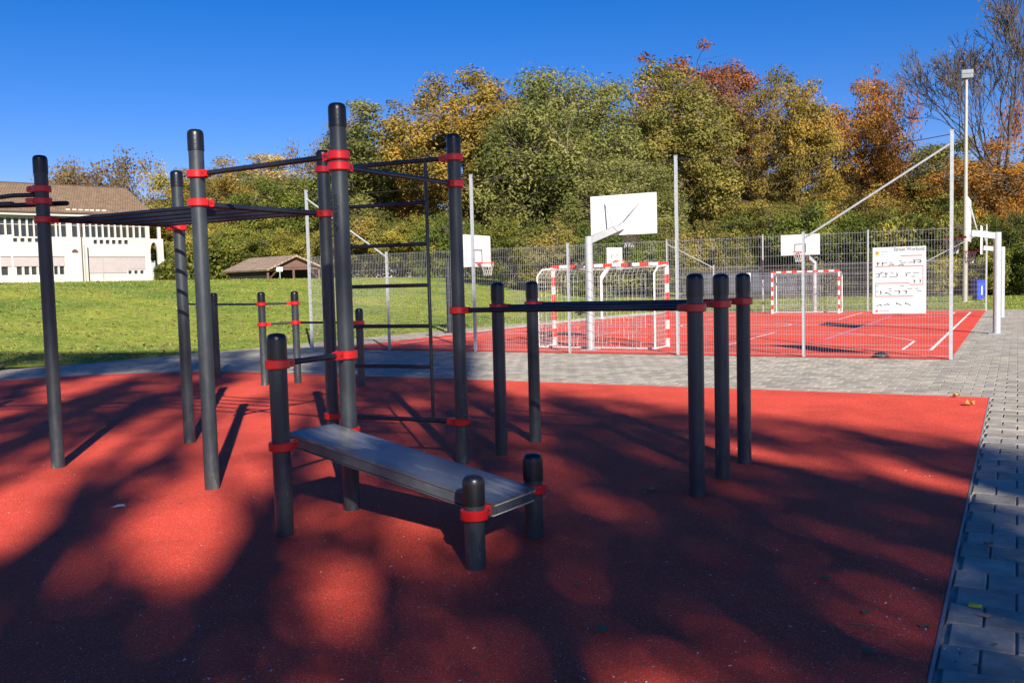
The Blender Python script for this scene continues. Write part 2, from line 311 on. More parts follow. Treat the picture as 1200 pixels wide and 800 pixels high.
# ------------------------------------------------------------------ mesh builder
class MB:
    def __init__(s): s.v = []; s.f = []; s.smooth = False; s.uv = None
    def add(s, vs, fs):
        b = len(s.v); s.v += [tuple(p) for p in vs]; s.f += [tuple(i + b for i in f) for f in fs]; return s
    def box(s, c, size, rz=0, rot=None):
        hx, hy, hz = size[0] / 2, size[1] / 2, size[2] / 2
        R = rot or Matrix.Rotation(rz, 3, 'Z'); c = Vector(c)
        vs = [c + R @ Vector((x * hx, y * hy, z * hz)) for x, y, z in ((-1,-1,-1),(1,-1,-1),(1,1,-1),(-1,1,-1),(-1,-1,1),(1,-1,1),(1,1,1),(-1,1,1))]
        return s.add(vs, [(0,3,2,1),(4,5,6,7),(0,1,5,4),(1,2,6,5),(2,3,7,6),(3,0,4,7)])
    def bevbox(s, c, size, bev, rz=0):     # box with chamfered top edges
        hx, hy, hz = size[0] / 2, size[1] / 2, size[2] / 2
        R = Matrix.Rotation(rz, 3, 'Z'); c = Vector(c); vs = []
        for (ix, iy, z) in ((hx, hy, -hz), (hx, hy, hz - bev), (hx - bev, hy - bev, hz)):
            vs += [c + R @ Vector((x * ix, y * iy, z)) for x, y in ((-1,-1),(1,-1),(1,1),(-1,1))]
        fs = [(8, 9, 10, 11)]
        for k in (0, 4): fs += [(k + i, k + (i + 1) % 4, k + 4 + (i + 1) % 4, k + 4 + i) for i in range(4)]
        return s.add(vs, fs)
    def tube(s, p0, p1, r0, r1=None, n=12, caps=True):
        return s.path([p0, p1], [r0, r0 if r1 is None else r1], n, caps)
    def path(s, pts, rs, n=10, caps=True):
        pts = [Vector(p) for p in pts]
        if not hasattr(rs, '__len__'): rs = [rs] * len(pts)
        rings = []; prev = None
        for i, p in enumerate(pts):
            d = (pts[min(i + 1, len(pts) - 1)] - pts[max(i - 1, 0)]).normalized()
            if prev is None:
                a = d.cross(Vector((0, 0, 1)))
                if a.length < 0.05: a = d.cross(Vector((0, 1, 0)))
                a.normalize()
            else:
                a = (prev - d * prev.dot(d)).normalized()
            prev = a; b = d.cross(a)
            rings.append([p + (a * math.cos(2 * math.pi * k / n) + b * math.sin(2 * math.pi * k / n)) * rs[i] for k in range(n)])
        vs = [q for r in rings for q in r]; fs = []
        for i in range(len(pts) - 1):
            for k in range(n):
                fs.append((i * n + k, i * n + (k + 1) % n, (i + 1) * n + (k + 1) % n, (i + 1) * n + k))
        if caps:
            fs.append(tuple(reversed(range(n)))); fs.append(tuple((len(pts) - 1) * n + k for k in range(n)))
        return s.add(vs, fs)
    def lathe(s, prof, c=(0, 0, 0), n=28):
        vs = []; fs = []
        for r, z in prof:
            vs += [(c[0] + r * math.cos(2 * math.pi * k / n), c[1] + r * math.sin(2 * math.pi * k / n), c[2] + z) for k in range(n)]
        for i in range(len(prof) - 1):
            for k in range(n): fs.append((i * n + k, i * n + (k + 1) % n, (i + 1) * n + (k + 1) % n, (i + 1) * n + k))
        if prof[-1][0] > 1e-4: fs.append(tuple((len(prof) - 1) * n + k for k in range(n)))
        if prof[0][0] > 1e-4: fs.append(tuple(reversed(range(n))))
        return s.add(vs, fs)
    def mesh(s, name, m=None, smooth=True):
        me = bpy.data.meshes.new(name); me.from_pydata(s.v, [], s.f); me.update()
        if m: me.materials.append(MATS[m])
        if smooth:
            me.shade_smooth(); me.set_sharp_from_angle(angle=rad(38))
        return me
    def build(s, name, m, parent=None, loc=(0, 0, 0), rz=0, smooth=True):
        return put(name, s.mesh(name, m, smooth), parent, loc, rz)
def put(name, me, parent=None, loc=(0, 0, 0), rz=0, rot=None, scale=None):
    o = bpy.data.objects.new(name, me); COL.objects.link(o)
    o.location = loc; o.rotation_euler = rot or (0, 0, rz)
    if scale: o.scale = scale
    if parent: o.parent = parent
    return o
def tag(o, label=None, cat=None, group=None, kind=None):
    if label: o['label'] = label
    if cat: o['category'] = cat
    if group: o['group'] = group
    if kind: o['kind'] = kind
    return o
def thing(name, label, cat, loc=(0, 0, 0), rz=0, group=None):
    o = bpy.data.objects.new(name, None); COL.objects.link(o); o.empty_display_size = 0.3
    o.location = loc; o.rotation_euler = (0, 0, rz)
    return tag(o, label, cat, group)
def fast_mesh(name, V, Fq, m, rnd=None, smooth=False):
    me = bpy.data.meshes.new(name); nv, nf = len(V), len(Fq); k = Fq.shape[1]
    me.vertices.add(nv); me.vertices.foreach_set('co', V.astype(np.float32).ravel())
    me.loops.add(nf * k); me.loops.foreach_set('vertex_index', Fq.astype(np.int32).ravel())
    me.polygons.add(nf); me.polygons.foreach_set('loop_start', np.arange(0, nf * k, k, dtype=np.int32))
    me.update(calc_edges=True)
    if rnd is not None:
        a = me.attributes.new('rnd', 'FLOAT', 'FACE'); a.data.foreach_set('value', rnd.astype(np.float32))
    if m: me.materials.append(MATS[m])
    me.polygons.foreach_set('use_smooth', np.full(nf, smooth)); me.validate()
    return me

# ------------------------------------------------------------------ ground
g = MB(); S = 900
g.add([(-S, -S, -0.06), (S, -S, -0.06), (S, S, -0.06), (-S, S, -0.06)], [(0, 1, 2, 3)])
tag(g.build('ground', 'sand_joint'), kind='structure')

# lawn: a fan-shaped sheet from the curving path edge out to the horizon
EDGE = [(21.5, -22), (20.3, -12), (19.6, -8), (19.0, -6.7), (18.5, -5.4), (18.0, -2.3), (17.5, 0.1), (17.3, 1.8), (17.0, 6), (16.3, 10), (15.7, 14), (15.2, 18), (14.9, 21.5), (14.0, 23.2), (12, 23.6), (8, 23.6), (4, 23.6), (0, 23.7), (-4, 23.8), (-10, 24), (-20, 24), (-45, 24)]
def lin(a, b, t): return tuple(p + (q - p) * t for p, q in zip(a, b))
edge = []
for i in range(len(EDGE) - 1):
    for k in range(6): edge.append(lin(EDGE[i], EDGE[i + 1], k / 6))
edge.append(EDGE[-1])
cuv = (4, -1)
NR = 46
V = []; 
for i, (u, v) in enumerate(edge):
    dx, dy = u - cuv[0], v - cuv[1]; d0 = math.hypot(dx, dy); dx /= d0; dy /= d0
    for j in range(NR):
        d = 0.0 if j == 0 else 0.06 * (1.235 ** j)
        uu, vv = u + dx * d, v + dy * d; x, y = XY(uu, vv)
        z = hgt(x, y) + (0.012 if j else -0.02)
        V.append((x, y, z))
ne = len(edge)
Fq = [(i * NR + j, (i + 1) * NR + j, (i + 1) * NR + j + 1, i * NR + j + 1) for i in range(ne - 1) for j in range(NR - 1)]
lawn_me = fast_mesh('lawn', np.array(V), np.array(Fq), 'lawn', smooth=True)
lawn = put('lawn', lawn_me); tag(lawn, kind='structure')

# grass blades on the nearer lawn
rs = np.random.RandomState(3)
def edge_u(v): 
    return float(np.interp(v, [p[1] for p in EDGE[:14]], [p[0] for p in EDGE[:14]]))
pts = []
for _ in range(90000):
    px = rs.uniform(-60, 1260); 
    Y = 18 + 44 * rs.uniform(0, 1) ** 1.6
    X = (px - 600) / FPX * Y
    u, v = UV(X, Y)
    if v < 23.2:
        if u < edge_u(v) + 0.02: continue
    elif v < 23.75: continue
    pts.append((X, Y, hgt(X, Y) + 0.01))
pts = np.array(pts); n = len(pts)
ang = rs.uniform(0, 2 * np.pi, n); hh = rs.uniform(0.02, 0.06, n) * (0.6 + pts[:, 1] / 80); ww = rs.uniform(0.015, 0.045, n) * (0.5 + pts[:, 1] / 40)
ax = np.stack([np.cos(ang), np.sin(ang), np.zeros(n)], 1) * ww[:, None]
le = rs.normal(0, 0.03, (n, 3)); le[:, 2] = hh
V = np.concatenate([pts - ax / 2, pts + ax / 2, pts + le], 0)
Fq = np.stack([np.arange(n), np.arange(n) + n, np.arange(n) + 2 * n], 1)
gr = put('grass', fast_mesh('grass', V, Fq, 'blade', rs.uniform(0, 1, n)))
tag(gr, 'short green grass with dry yellow patches on the bank and lawn', 'grass', kind='stuff')

# paving: sand bed + real pavers (0.285 m grid, running bond, rows along u)
PV, PU, GAP = 0.29, 0.28, 0.010
bed = MB()
c = [XY(u, v) for u, v in ((30, -40), (-60, -40), (-60, 26), (30, 26))]
bed.add([(x, y, -0.022) for x, y in reversed(c)], [(3, 2, 1, 0)][:1])
paving = tag(bed.build('paving', 'sand_joint', smooth=False), kind='structure')
def visible(x, y):
    return y > 2.6 and abs(x) < 0.66 * y + 1.0
def is_red(u, v):       # inside playground surface (with its rounded corner) or the court
    if -0.78 < u < 16.9 and v < -5.58:
        if u > 12 and v > -10.5:
            if math.hypot((u - 12) / 4.9, (v + 10.5) / 4.9) > 1.0: return False
        return True
    return 0.05 < u < 15.2 and -0.04 < v < 22.4
cells = []
for r in range(-40, 150):
    v0 = -5.575 + r * PV
    if v0 < -16: continue
    if v0 > 23.4: break
    off = 0.0 if r % 2 else PU / 2
    for k in range(-75, 70):
        u0 = -0.82 + off + k * PU
        a, b_ = u0, u0 + PU
        um = (a + b_) / 2; vm = v0 + PV / 2
        if vm < -5.58 and a < -0.78 < b_: b_ = -0.795
        if -0.04 < vm < 22.4 and a < 0.03 < b_: b_ = -0.0
        if b_ - a < 0.03: continue
        um = (a + b_) / 2
        if is_red(um, vm): continue
        if vm < 23.3 and um > edge_u(vm) + 0.12: continue
        x, y = XY(um, vm)
        if not visible(x, y) or y > 45: continue
        cells.append((y, x, um, vm, b_ - a))
cells.sort()
full = MB().bevbox((0, 0, -0.014), (PU - GAP, PV - GAP, 0.028), 0.0045).mesh('paver', 'paver', smooth=False)
a = full.attributes.new('rnd', 'FLOAT', 'FACE')
cut_cache = {}
def jit(): return random.uniform(-0.0022, 0.0022)
for (y, x, u, v, w) in cells[:300]:
    key = round(w, 3)
    if key not in cut_cache:
        me = MB().bevbox((0, 0, -0.014), (w - GAP, PV - GAP, 0.028), 0.006).mesh('paver', 'paver', smooth=False)
        me.attributes.new('rnd', 'FLOAT', 'FACE'); cut_cache[key] = me
    put('paver', cut_cache[key], paving, (x, y, jit()), -CA)
rest = MB(); rr = []
for (y, x, u, v, w) in cells[300:]:
    rest.bevbox((x, y, -0.014 + jit() * (0.7 if y < 25 else 0.4)), (w - GAP, PV - GAP, 0.028), 0.007, -CA)
    rr += [random.random()] * 9
me = rest.mesh('paver_field', 'paver', smooth=False)
at_ = me.attributes.new('rnd', 'FLOAT', 'FACE'); at_.data.foreach_set('value', rr)
tag(put('paver_field', me, paving), kind='stuff')

# red playground surface
def sheet(name, uvs, z, m, parent=None, sub=0):
    mb = MB(); mb.add([(*XY(u, v), z) for u, v in uvs], [tuple(range(len(uvs)))])
    o = mb.build(name, m, parent, smooth=False)
    if o.data.polygons[0].normal.z < 0: o.data.flip_normals()
    return o
arc = [(12 + 4.9 * math.cos(rad(t)), -10.5 + 4.9 * math.sin(rad(t))) for t in range(0, 91, 6)]
ps = sheet('playground_surface', [(-0.775, -24), (16.9, -24)] + arc + [(-0.775, -5.6)], 0.006, 'red_rubber'); tag(ps, kind='structure')
eb = MB()
def strip(mb, pts, w, z0, z1, closed=False):
    for (a, b_) in zip(pts, pts[1:]):
        A, B = Vector((*XY(*a), 0)), Vector((*XY(*b_), 0)); d = (B - A); L = d.length
        mb.box(((A.x + B.x) / 2, (A.y + B.y) / 2, (z0 + z1) / 2), (L, w, z1 - z0), math.atan2(d.y, d.x))
strip(eb, [(-0.785, -24), (-0.785, -5.592)], 0.014, -0.02, 0.0095)
strip(eb, [(-0.779, -5.588), (12, -5.588)], 0.014, -0.02, 0.0092)
eb.build('edging', 'edge_steel', ps, smooth=False)
cs = sheet('court_surface', [(0, -0.06), (15.2, -0.06), (15.0, 6), (14.4, 14), (13.6, 19), (13.2, 22.35), (0, 22.35)], 0.007, 'court_rubber'); tag(cs, kind='structure')

# court markings
def line_strip(name, pts, w=0.05, m='line_paint', z=0.0115):
    mb = MB(); P = [Vector(p) for p in pts]; vs = []
    for i, p in enumerate(P):
        d = (P[min(i + 1, len(P) - 1)] - P[max(i - 1, 0)]).normalized(); nn = Vector((-d.y, d.x)) * w / 2
        for q in (p + nn, p - nn): vs.append((*XY(q.x, q.y), z))
    mb.add(vs, [(2 * i, 2 * i + 1, 2 * i + 3, 2 * i + 2) for i in range(len(P) - 1)])
    o = mb.build(name, m, cs, smooth=False)
    if o.data.polygons[0].normal.z < 0: o.data.flip_normals()
    return o
line_strip('sideline', [(0.5, 2.0), (0.5, 20.9)], 0.07)
line_strip('sideline', [(14.2, 2.03), (13.2, 20.7)], 0.06)
line_strip('end_line', [(0.54, 1.97), (14.2, 1.97)], 0.06, z=0.013)
line_strip('end_line', [(0.54, 20.9), (13.2, 20.9)], 0.06, z=0.013)
line_strip('centre_line', [(0.54, 11.4), (13.9, 11.4)], 0.05, z=0.013)
cc, R3 = (7.45, 2.1), 6.9
ph = math.asin((4.66 - 2.1) / R3)
line_strip('three_point_line', [(1.05, 2.05), (1.05, 4.6)] , 0.06)
line_strip('three_point_line', [(cc[0] - R3 * math.cos(ph + (math.pi - 2 * ph) * t / 40), cc[1] + R3 * math.sin(ph + (math.pi - 2 * ph) * t / 40)) for t in range(41)], 0.05, z=0.0125)
line_strip('three_point_line', [(1.05, 18.3), (1.05, 20.85)], 0.05)
line_strip('three_point_line', [(cc[0] - R3 * math.cos(ph + (math.pi - 2 * ph) * t / 40), 20.8 - R3 * math.sin(ph + (math.pi - 2 * ph) * t / 40)) for t in range(41)], 0.05, z=0.0125)
line_strip('centre_circle', [(7.2 + 1.8 * math.cos(rad(t)), 11.4 + 1.8 * math.sin(rad(t))) for t in range(0, 361, 10)], 0.05, z=0.0145)
for s in (-1, 1): line_strip('lane_line', [(7.45 + s * 2.4, 2.03), (7.45 + s * 2.4, 7.7)], 0.05)
line_strip('free_throw_line', [(4.98, 7.75), (9.92, 7.75)], 0.05, z=0.013)
for s in (-1, 1): line_strip('lane_line', [(6.9 + s * 2.4, 20.85), (6.9 + s * 2.4, 15.2)], 0.05)
line_strip('free_throw_line', [(4.45, 15.15), (9.35, 15.15)], 0.05, z=0.013)
line_strip('badminton_line', [(3.15, 4.8), (3.0, 17.5)], 0.05, 'lilac_paint', 0.0155)
line_strip('badminton_line', [(11.2, 4.8), (11.2, 17.5)], 0.05, 'lilac_paint', 0.0155)

# ------------------------------------------------------------------ exercise rig pieces
RP = 0.0615
post_cache = {}
def post_mesh(h):
    k = round(h, 2)
    if k not in post_cache:
        post_cache[k] = MB().lathe([(RP, -0.02), (RP, h - 0.17)], n=32).mesh('post', 'anthracite')
    return post_cache[k]
cap_me = MB().lathe([(RP, 0.0), (0.0665, 0.0), (0.0665, 0.125), (0.0645, 0.148), (0.057, 0.164), (0.042, 0.173), (0.02, 0.177), (0.0001, 0.178)], n=32).mesh('cap', 'black_plastic')
def collar_mesh():
    mb = MB()
    ro, hz = 0.084, 0.031
    mb.lathe([(RP + 0.0005, -hz), (ro - 0.006, -hz), (ro, -hz + 0.006), (ro, hz - 0.006), (ro - 0.006, hz), (RP + 0.0005, hz)], n=32)
    mb.bevbox((0.098, 0, 0), (0.05, 0.07, 0.058), 0.006)
    mb.bevbox((0.128, 0, 0), (0.026, 0.056, 0.052), 0.006)
    return mb.mesh('collar', 'red_plastic')
collar_me = collar_mesh()
bolt_me = MB().tube((0, -0.037, 0), (0, 0.037, 0), 0.010, n=6).mesh('bolt', 'bolt')
def make_post(parent, x, y, h, collars=(), label=None):
    ox, oy = parent.location.x, parent.location.y
    p = put('post', post_mesh(h), parent, (x - ox, y - oy, 0))
    put('cap', cap_me, p, (0, 0, h - 0.17 - 0.008))
    for (z, tx, ty) in collars:
        a_ = math.atan2(ty - y, tx - x)
        put('collar', collar_me, p, (0, 0, z), a_)
        put('bolt', bolt_me, p, (0.105 * math.cos(a_), 0.105 * math.sin(a_), z), a_)
    if label: p['label'] = label
    return p
def bar(name, parent, a, b_, r=0.0215, trim=0.12, m='bar_paint'):
    A, B = Vector(a), Vector(b_); d = (B - A).normalized(); A = A + d * trim; B = B - d * trim
    o = Vector((parent.location.x, parent.location.y, 0))
    return MB().tube(A - o, B - o, r, n=14).build(name, m, parent)
# plan positions
PA, PB, PC, PD = (-4.45, 8.80), (-2.58, 7.67), (-3.60, 10.03), (-1.80, 9.02)
PM, PE = (-1.245, 6.83), (-0.49, 8.48)
PL, PF, PG = (-1.59, 6.16), (-0.25, 5.33), (0.115, 5.96)
R1, R2, R3_ = (1.40, 6.95), (1.735, 7.55), (2.07, 8.15)
D1, D2 = (-0.13, 8.86), (0.22, 9.52)
rig = thing('exercise_rig', 'large dark steel workout rig with red clamps, horizontal ladder, wall bars and sloping bench', 'workout frame', (PM[0], PM[1], 0))
ZL, ZM_ = 2.40, 2.65
OFFA = (-6.6, 9.15)
make_post(rig, *PA, 3.01, [(2.69, *OFFA), (2.575, OFFA[0], OFFA[1] - 1), (ZL, *PC)], 'tall post at the left end of the horizontal ladder')
make_post(rig, *PB, 3.02, [(2.65, *PM), (2.415, *PD)])
make_post(rig, *PC, 2.99, [(2.37, *PA)])
make_post(rig, *PD, 3.02, [(2.83, *PE), (2.40, *PB), (0.41, *PE)])
pm = make_post(rig, *PM, 3.04, [(2.655, *PB), (2.575, *PE), (1.18, *PL), (0.60, *PL)], 'central tall post carrying the maker lettering')
make_post(rig, *PE, 3.06, [(2.84, *PD), (2.60, *PM), (1.44, *R1), (0.40, *PD)])
make_post(rig, *PL, 1.39, [(1.18, *PM), (0.62, *PM)], 'shorter post at the raised end of the bench')
make_post(rig, *PF, 0.565, [(0.33, *PG)], 'short stub post at the low end of the bench')
make_post(rig, *PG, 0.565, [(0.33, -0.3, 5.2)])
make_post(rig, *R1, 1.72, [(1.46, PE[0], PE[1])], 'waist high post at the far end of the long dip bar')
def P3(p, z): return (p[0], p[1], z)
bar('crossbar', rig, P3(PB, 2.65), P3(PM, 2.655))
bar('crossbar', rig, P3(PM, 2.575), P3(PE, 2.60))
bar('crossbar', rig, P3(PL, 1.18), P3(PM, 1.18))
bar('dip_bar', rig, P3(PE, 1.44), P3(R1, 1.46), 0.0235)
# horizontal ladder: two beams and seven rungs
A3, B3, C3, D3 = (Vector(P3(p, ZL)) for p in (PA, PB, PC, PD))
bar('ladder_beam', rig, A3, C3, 0.026); bar('ladder_beam', rig, B3, D3, 0.026)
for k in range(5):
    t = 0.10 + 0.80 * k / 4
    bar('rung', rig, A3.lerp(C3, t), B3.lerp(D3, t), 0.019, 0.0)
# wall bars between PD and PE
for z0, z1, nm in ((2.83, 2.84, 'top_bar'), (0.41, 0.40, 'bottom_bar')): bar(nm, rig, P3(PD, z0), P3(PE, z1), 0.021)
dD, dE = Vector((*PD, 0)), Vector((*PE, 0))
s1, s2 = dD.lerp(dE, 0.13), dD.lerp(dE, 0.79)
for s_ in (s1, s2): bar('stile', rig, (s_.x, s_.y, 0.41), (s_.x, s_.y, 2.835), 0.017, 0.0)
for y_, k in ((245, 0), (296, 1), (345, 2), (395, 3), (441, 4)):
    z = 2.45 - k * 0.385
    bar('rung', rig, (s1.x, s1.y, z), (s2.x, s2.y, z), 0.0185, 0.0)
# grip bars left of the ladder's first post
gb = MB(); o = Vector((PM[0], PM[1], 0))
def grip(pts, r=0.024):
    P_ = [Vector(p) - o for p in pts]
    mb = MB(); mb.path(P_, r, 12)
    for e in (P_[0], P_[-1]): mb.lathe([(0.0001, -r), (r * 0.7, -r * 0.7), (r, 0), (r * 0.7, r * 0.7), (0.0001, r)], tuple(e), 12)
    return mb.build('grip_bar', 'bar_paint', rig)
grip([(-4.30, 8.97, 2.565), (-4.75, 8.99, 2.56), (-5.6, 9.02, 2.56), (-6.6, 9.05, 2.56)])
grip([(-4.63, 8.60, 2.535), (-5.2, 8.62, 2.535), (-6.6, 8.66, 2.535)])
grip([(-4.50, 8.80, 2.635), (-4.72, 8.80, 2.635), (-5.3, 8.84, 2.585), (-6.6, 8.86, 2.56)], 0.021)
make_post(rig, -6.65, 8.88, 3.01, [(2.6, *PA)])

# bench
mid_hi, mid_lo = Vector((-1.49, 6.635, 0)), Vector((0.0, 5.60, 0))
dirb = (mid_lo - mid_hi); Lb = dirb.length; db = dirb.normalized()
z_hi, z_lo = 0.665, 0.372
slope = math.atan2(z_hi - z_lo, Lb)
bx = Vector((db.x * math.cos(slope), db.y * math.cos(slope), -math.sin(slope)))
by = Vector((0, 0, 1)).cross(bx).normalized(); bz = bx.cross(by)
Rb = Matrix((bx, by, bz)).transposed()
start = Vector((mid_hi.x, mid_hi.y, z_hi))
Ltot = Lb / math.cos(slope)
BW = 0.455
def bpart(name, mb, m, parent):
    ob = mb.build(name, m, parent, smooth=False)
    return ob
bench = MB().box((Ltot / 2, 0, -0.009), (Ltot, BW, 0.018)).build('bench_board', 'bench_top', rig, smooth=False)
bench.matrix_local = Matrix.Translation(start - o) @ Rb.to_4x4()
bench['label'] = 'sloping dark bench board with a worn pale patch'
for s_ in (-1, 1): MB().box((Ltot / 2, s_ * (BW / 2 - 0.022), -0.0525), (Ltot - 0.012, 0.03, 0.060)).build('side_rail', 'panel_grey', bench, smooth=False)
for xx in (0.014, Ltot - 0.014): MB().box((xx, 0, -0.0525), (0.022, BW - 0.078, 0.058)).build('end_panel', 'panel_grey', bench, smooth=False)
for zz in (-0.0205, -0.0850):
    e = MB(); e.box((Ltot - 0.008, 0, zz), (0.018, BW - 0.01, 0.005))
    e.build('edge_strip', 'board_edge', bench, smooth=False)
MB().box((Ltot / 2, 0, -0.0915), (Ltot - 0.02, BW - 0.01, 0.007)).build('underside', 'panel_grey', bench, smooth=False)

# lettering wrapped round the central post (reads upwards)
def text_mesh(txt, size, name):
    cu = bpy.data.curves.new(name, 'FONT'); cu.body = txt; cu.size = size; cu.resolution_u = 2; cu.offset = 0.0022; cu.align_x = 'LEFT'
    ob = bpy.data.objects.new(name, cu); COL.objects.link(ob)
    bpy.context.view_layer.update()
    me = bpy.data.meshes.new_from_object(ob.evaluated_get(bpy.context.evaluated_depsgraph_get()))
    bpy.data.objects.remove(ob); return me
tm = text_mesh('realsport', 0.085, 'lettering')
tovcam = math.atan2(-PM[1], -PM[0])          # direction from post to the viewer
for v_ in tm.vertices:
    along, across = v_.co.x, v_.co.y
    a_ = tovcam - 0.42 - across * 0.66 / 0.0625
    v_.co = (0.0622 * math.cos(a_), 0.0622 * math.sin(a_), 2.165 + along * 0.64)
tm.materials.clear(); tm.materials.append(MATS['print_black'])
put('lettering', tm, pm)
lg = MB()
for dz, da, w in ((0.0, -0.62, 0.30), (0.018, -0.45, 0.28), (0.036, -0.75, 0.26)):
    vs = []
    for k in range(5):
        a_ = tovcam + da - 0.25 + w * 1.3 * k / 4
        for zz in (0, 0.013): vs.append((0.0624 * math.cos(a_), 0.0624 * math.sin(a_), 2.095 + dz + zz + k * 0.0015))
    lg.add(vs, [(2 * k, 2 * k + 2, 2 * k + 3, 2 * k + 1) for k in range(4)])
lg.build('logo', 'print_black', pm, smooth=False)

# the two free dip bars behind
for (near, far, lab, grp) in ((R2, D1, 'middle of three parallel dip bars, on two waist high posts', None), (R3_, D2, 'farthest of the three parallel dip bars, beside the paving', None)):
    t_ = thing('dip_bar_station', lab, 'dip bar', (near[0], near[1], 0))
    make_post(t_, *near, 1.715, [(1.465, *far)]); make_post(t_, *far, 1.69, [(1.45, *near)])
    bar('dip_bar', t_, P3(near, 1.465), P3(far, 1.45), 0.0235)
# far low pull-up and push-up bars
Q0, Q1, Q2, Q3, Q4 = (-6.62, 18.55), (-5.61, 17.28), (-4.30, 15.75), (-3.78, 15.98), (-2.53, 15.18)
fb = thing('low_bar_station', 'small far group of knee to chest high posts linked by thin bars before the lawn', 'low bars', (Q1[0], Q1[1], 0))
make_post(fb, *Q0, 1.62, [(1.41, *Q1)]); make_post(fb, *Q1, 1.62, [])
make_post(fb, *Q2, 1.62, [(1.41, *Q1), (1.06, *Q3)]); make_post(fb, *Q3, 1.62, [(1.41, *Q2), (1.07, *Q4)])
make_post(fb, *Q4, 1.31, [(1.07, *Q3)])
bar('crossbar', fb, P3(Q0, 1.40), P3(Q1, 1.40), 0.02, 0.06); bar('crossbar', fb, P3(Q1, 1.40), P3(Q2, 1.41), 0.02, 0.06)
bar('crossbar', fb, P3(Q2, 1.41), P3(Q3, 1.41), 0.02, 0.06)
bar('crossbar', fb, P3(Q2, 1.06), P3(Q3, 1.07), 0.02, 0.06); bar('crossbar', fb, P3(Q3, 1.07), P3(Q4, 1.07), 0.02, 0.06)

# ------------------------------------------------------------------ fences (local x = -u, y = v)
def fence(name, label, v, us, tall, H, HT, wire, wr, braces, flip=False):
    f = thing(name, label, 'fence', (*XY(0, v), 0), -CA)
    for i, u in enumerate(us):
        h = HT if i in tall else H + 0.04
        w = 0.06 if i in tall else 0.05
        p = MB().box((0, 0, h / 2 - 0.01), (w, w, h + 0.02)).build('tall_post' if i in tall else 'post', 'galvanised', f, (-u, 0, 0), smooth=False)
        MB().box((0, 0, h + 0.012), (w + 0.01, w + 0.01, 0.012)).build('cap', 'galvanised', p, smooth=False)
    for i in range(len(us) - 1):
        mb = MB(); x0, x1 = -us[i + 1] + 0.03, -us[i] - 0.03
        nx = int((x1 - x0) / wire)
        for k in range(nx + 1):
            x = x0 + (x1 - x0) * k / nx
            for (a_, b_) in ((0.035, H),):
                mb.tube((x, -0.035, a_), (x, -0.035, b_ + 0.02), wr, n=3, caps=False)
        z = 0.06
        while z < H:
            for yy in (-0.041, -0.029): mb.tube((x0, yy, z), (x1, yy, z), wr * 1.15, n=3, caps=False)
            z += 0.2
        tag(mb.build('mesh_panel', 'galvanised_wire', f, smooth=False), kind='stuff')
    for (ia, ib) in braces:
        MB().tube((-us[ia], -0.005, HT - 0.22), (-us[ib], -0.005, H - 0.08), 0.022, n=10).build('brace', 'galvanised', f)
    if HT > H + 0.5:
        for dz in (0.0,):
            tl = [us[i] for i in tall]
            for a_, b_ in zip(tl, tl[1:]):
                pts_ = [(-(a_ + (b_ - a_) * t / 12), 0, HT - 0.06 - 0.16 * 4 * (t / 12) * (1 - t / 12)) for t in range(13)]
                MB().path(pts_, 0.0085, 5, caps=False).build('cable', 'timber_dark', f)
    return f
US = [0, 2.7, 5.35, 7.95, 10.5, 13.1, 15.7]
near_f = fence('mesh_fence', 'near galvanised double wire mesh fence with tall posts and diagonal braces beside the paving', 0.0, US, (0, 2, 4, 6), 2.47, 4.27, 0.05, 0.0027, ((0, 1), (6, 5)))
US2 = [0, 2.22, 4.47, 6.7, 8.9, 11.15, 13.4]
far_f = fence('mesh_fence', 'far lower mesh fence behind the ball court in front of the trees', 22.35, US2, (0, 2, 4, 6), 2.12, 3.45, 0.055, 0.0038, ((0, 1), (6, 5)))

# information board on the near fence
bu0, bu1, bz0, bz1 = 0.43, 1.38, 0.87, 2.155
bd = thing('exercise_board', 'white printed exercise board with a gold crest, fixed to the near fence', 'sign', (*XY(bu1, -0.055), bz0), -CA)
W_, H_ = bu1 - bu0, bz1 - bz0
MB().box((W_ / 2, 0, H_ / 2), (W_, 0.008, H_)).build('panel', 'poster_white', bd, smooth=False)
def pr(name, rects, m, y=-0.0062):
    mb = MB()
    for (x0, z0, x1, z1) in rects: mb.add([(x0 * W_, y, H_ - z0 * H_), (x1 * W_, y, H_ - z0 * H_), (x1 * W_, y, H_ - z1 * H_), (x0 * W_, y, H_ - z1 * H_)], [(0, 3, 2, 1)])
    return mb.build(name, m, bd, smooth=False)
# crest: a pointed shield
mb = MB(); sh = [(0.045, 0.055), (0.13, 0.055), (0.13, 0.09), (0.12, 0.11), (0.0875, 0.13), (0.055, 0.11), (0.045, 0.09)]
mb.add([(x * W_, -0.0062, H_ - z * H_) for x, z in sh], [tuple(range(7))]); mb.build('crest', 'print_gold', bd, smooth=False)
mb = MB(); mb.add([(0.0875 * W_ + (x - 0.0875) * W_ * 0.5, -0.0068, H_ - (0.085 + (z - 0.085) * 0.55) * H_) for x, z in sh], [tuple(range(7))]); mb.build('crest', 'print_red', bd, smooth=False)
tt = text_mesh('Street Workout', 0.092, 'lettering')
for v_ in tt.vertices: v_.co = (0.40 * W_ + v_.co.x * 0.90, -0.0062, H_ * 0.94 + v_.co.y * 1.0)
tt.materials.clear(); tt.materials.append(MATS['print_grey']); put('lettering', tt, bd)
L_ = 0.012
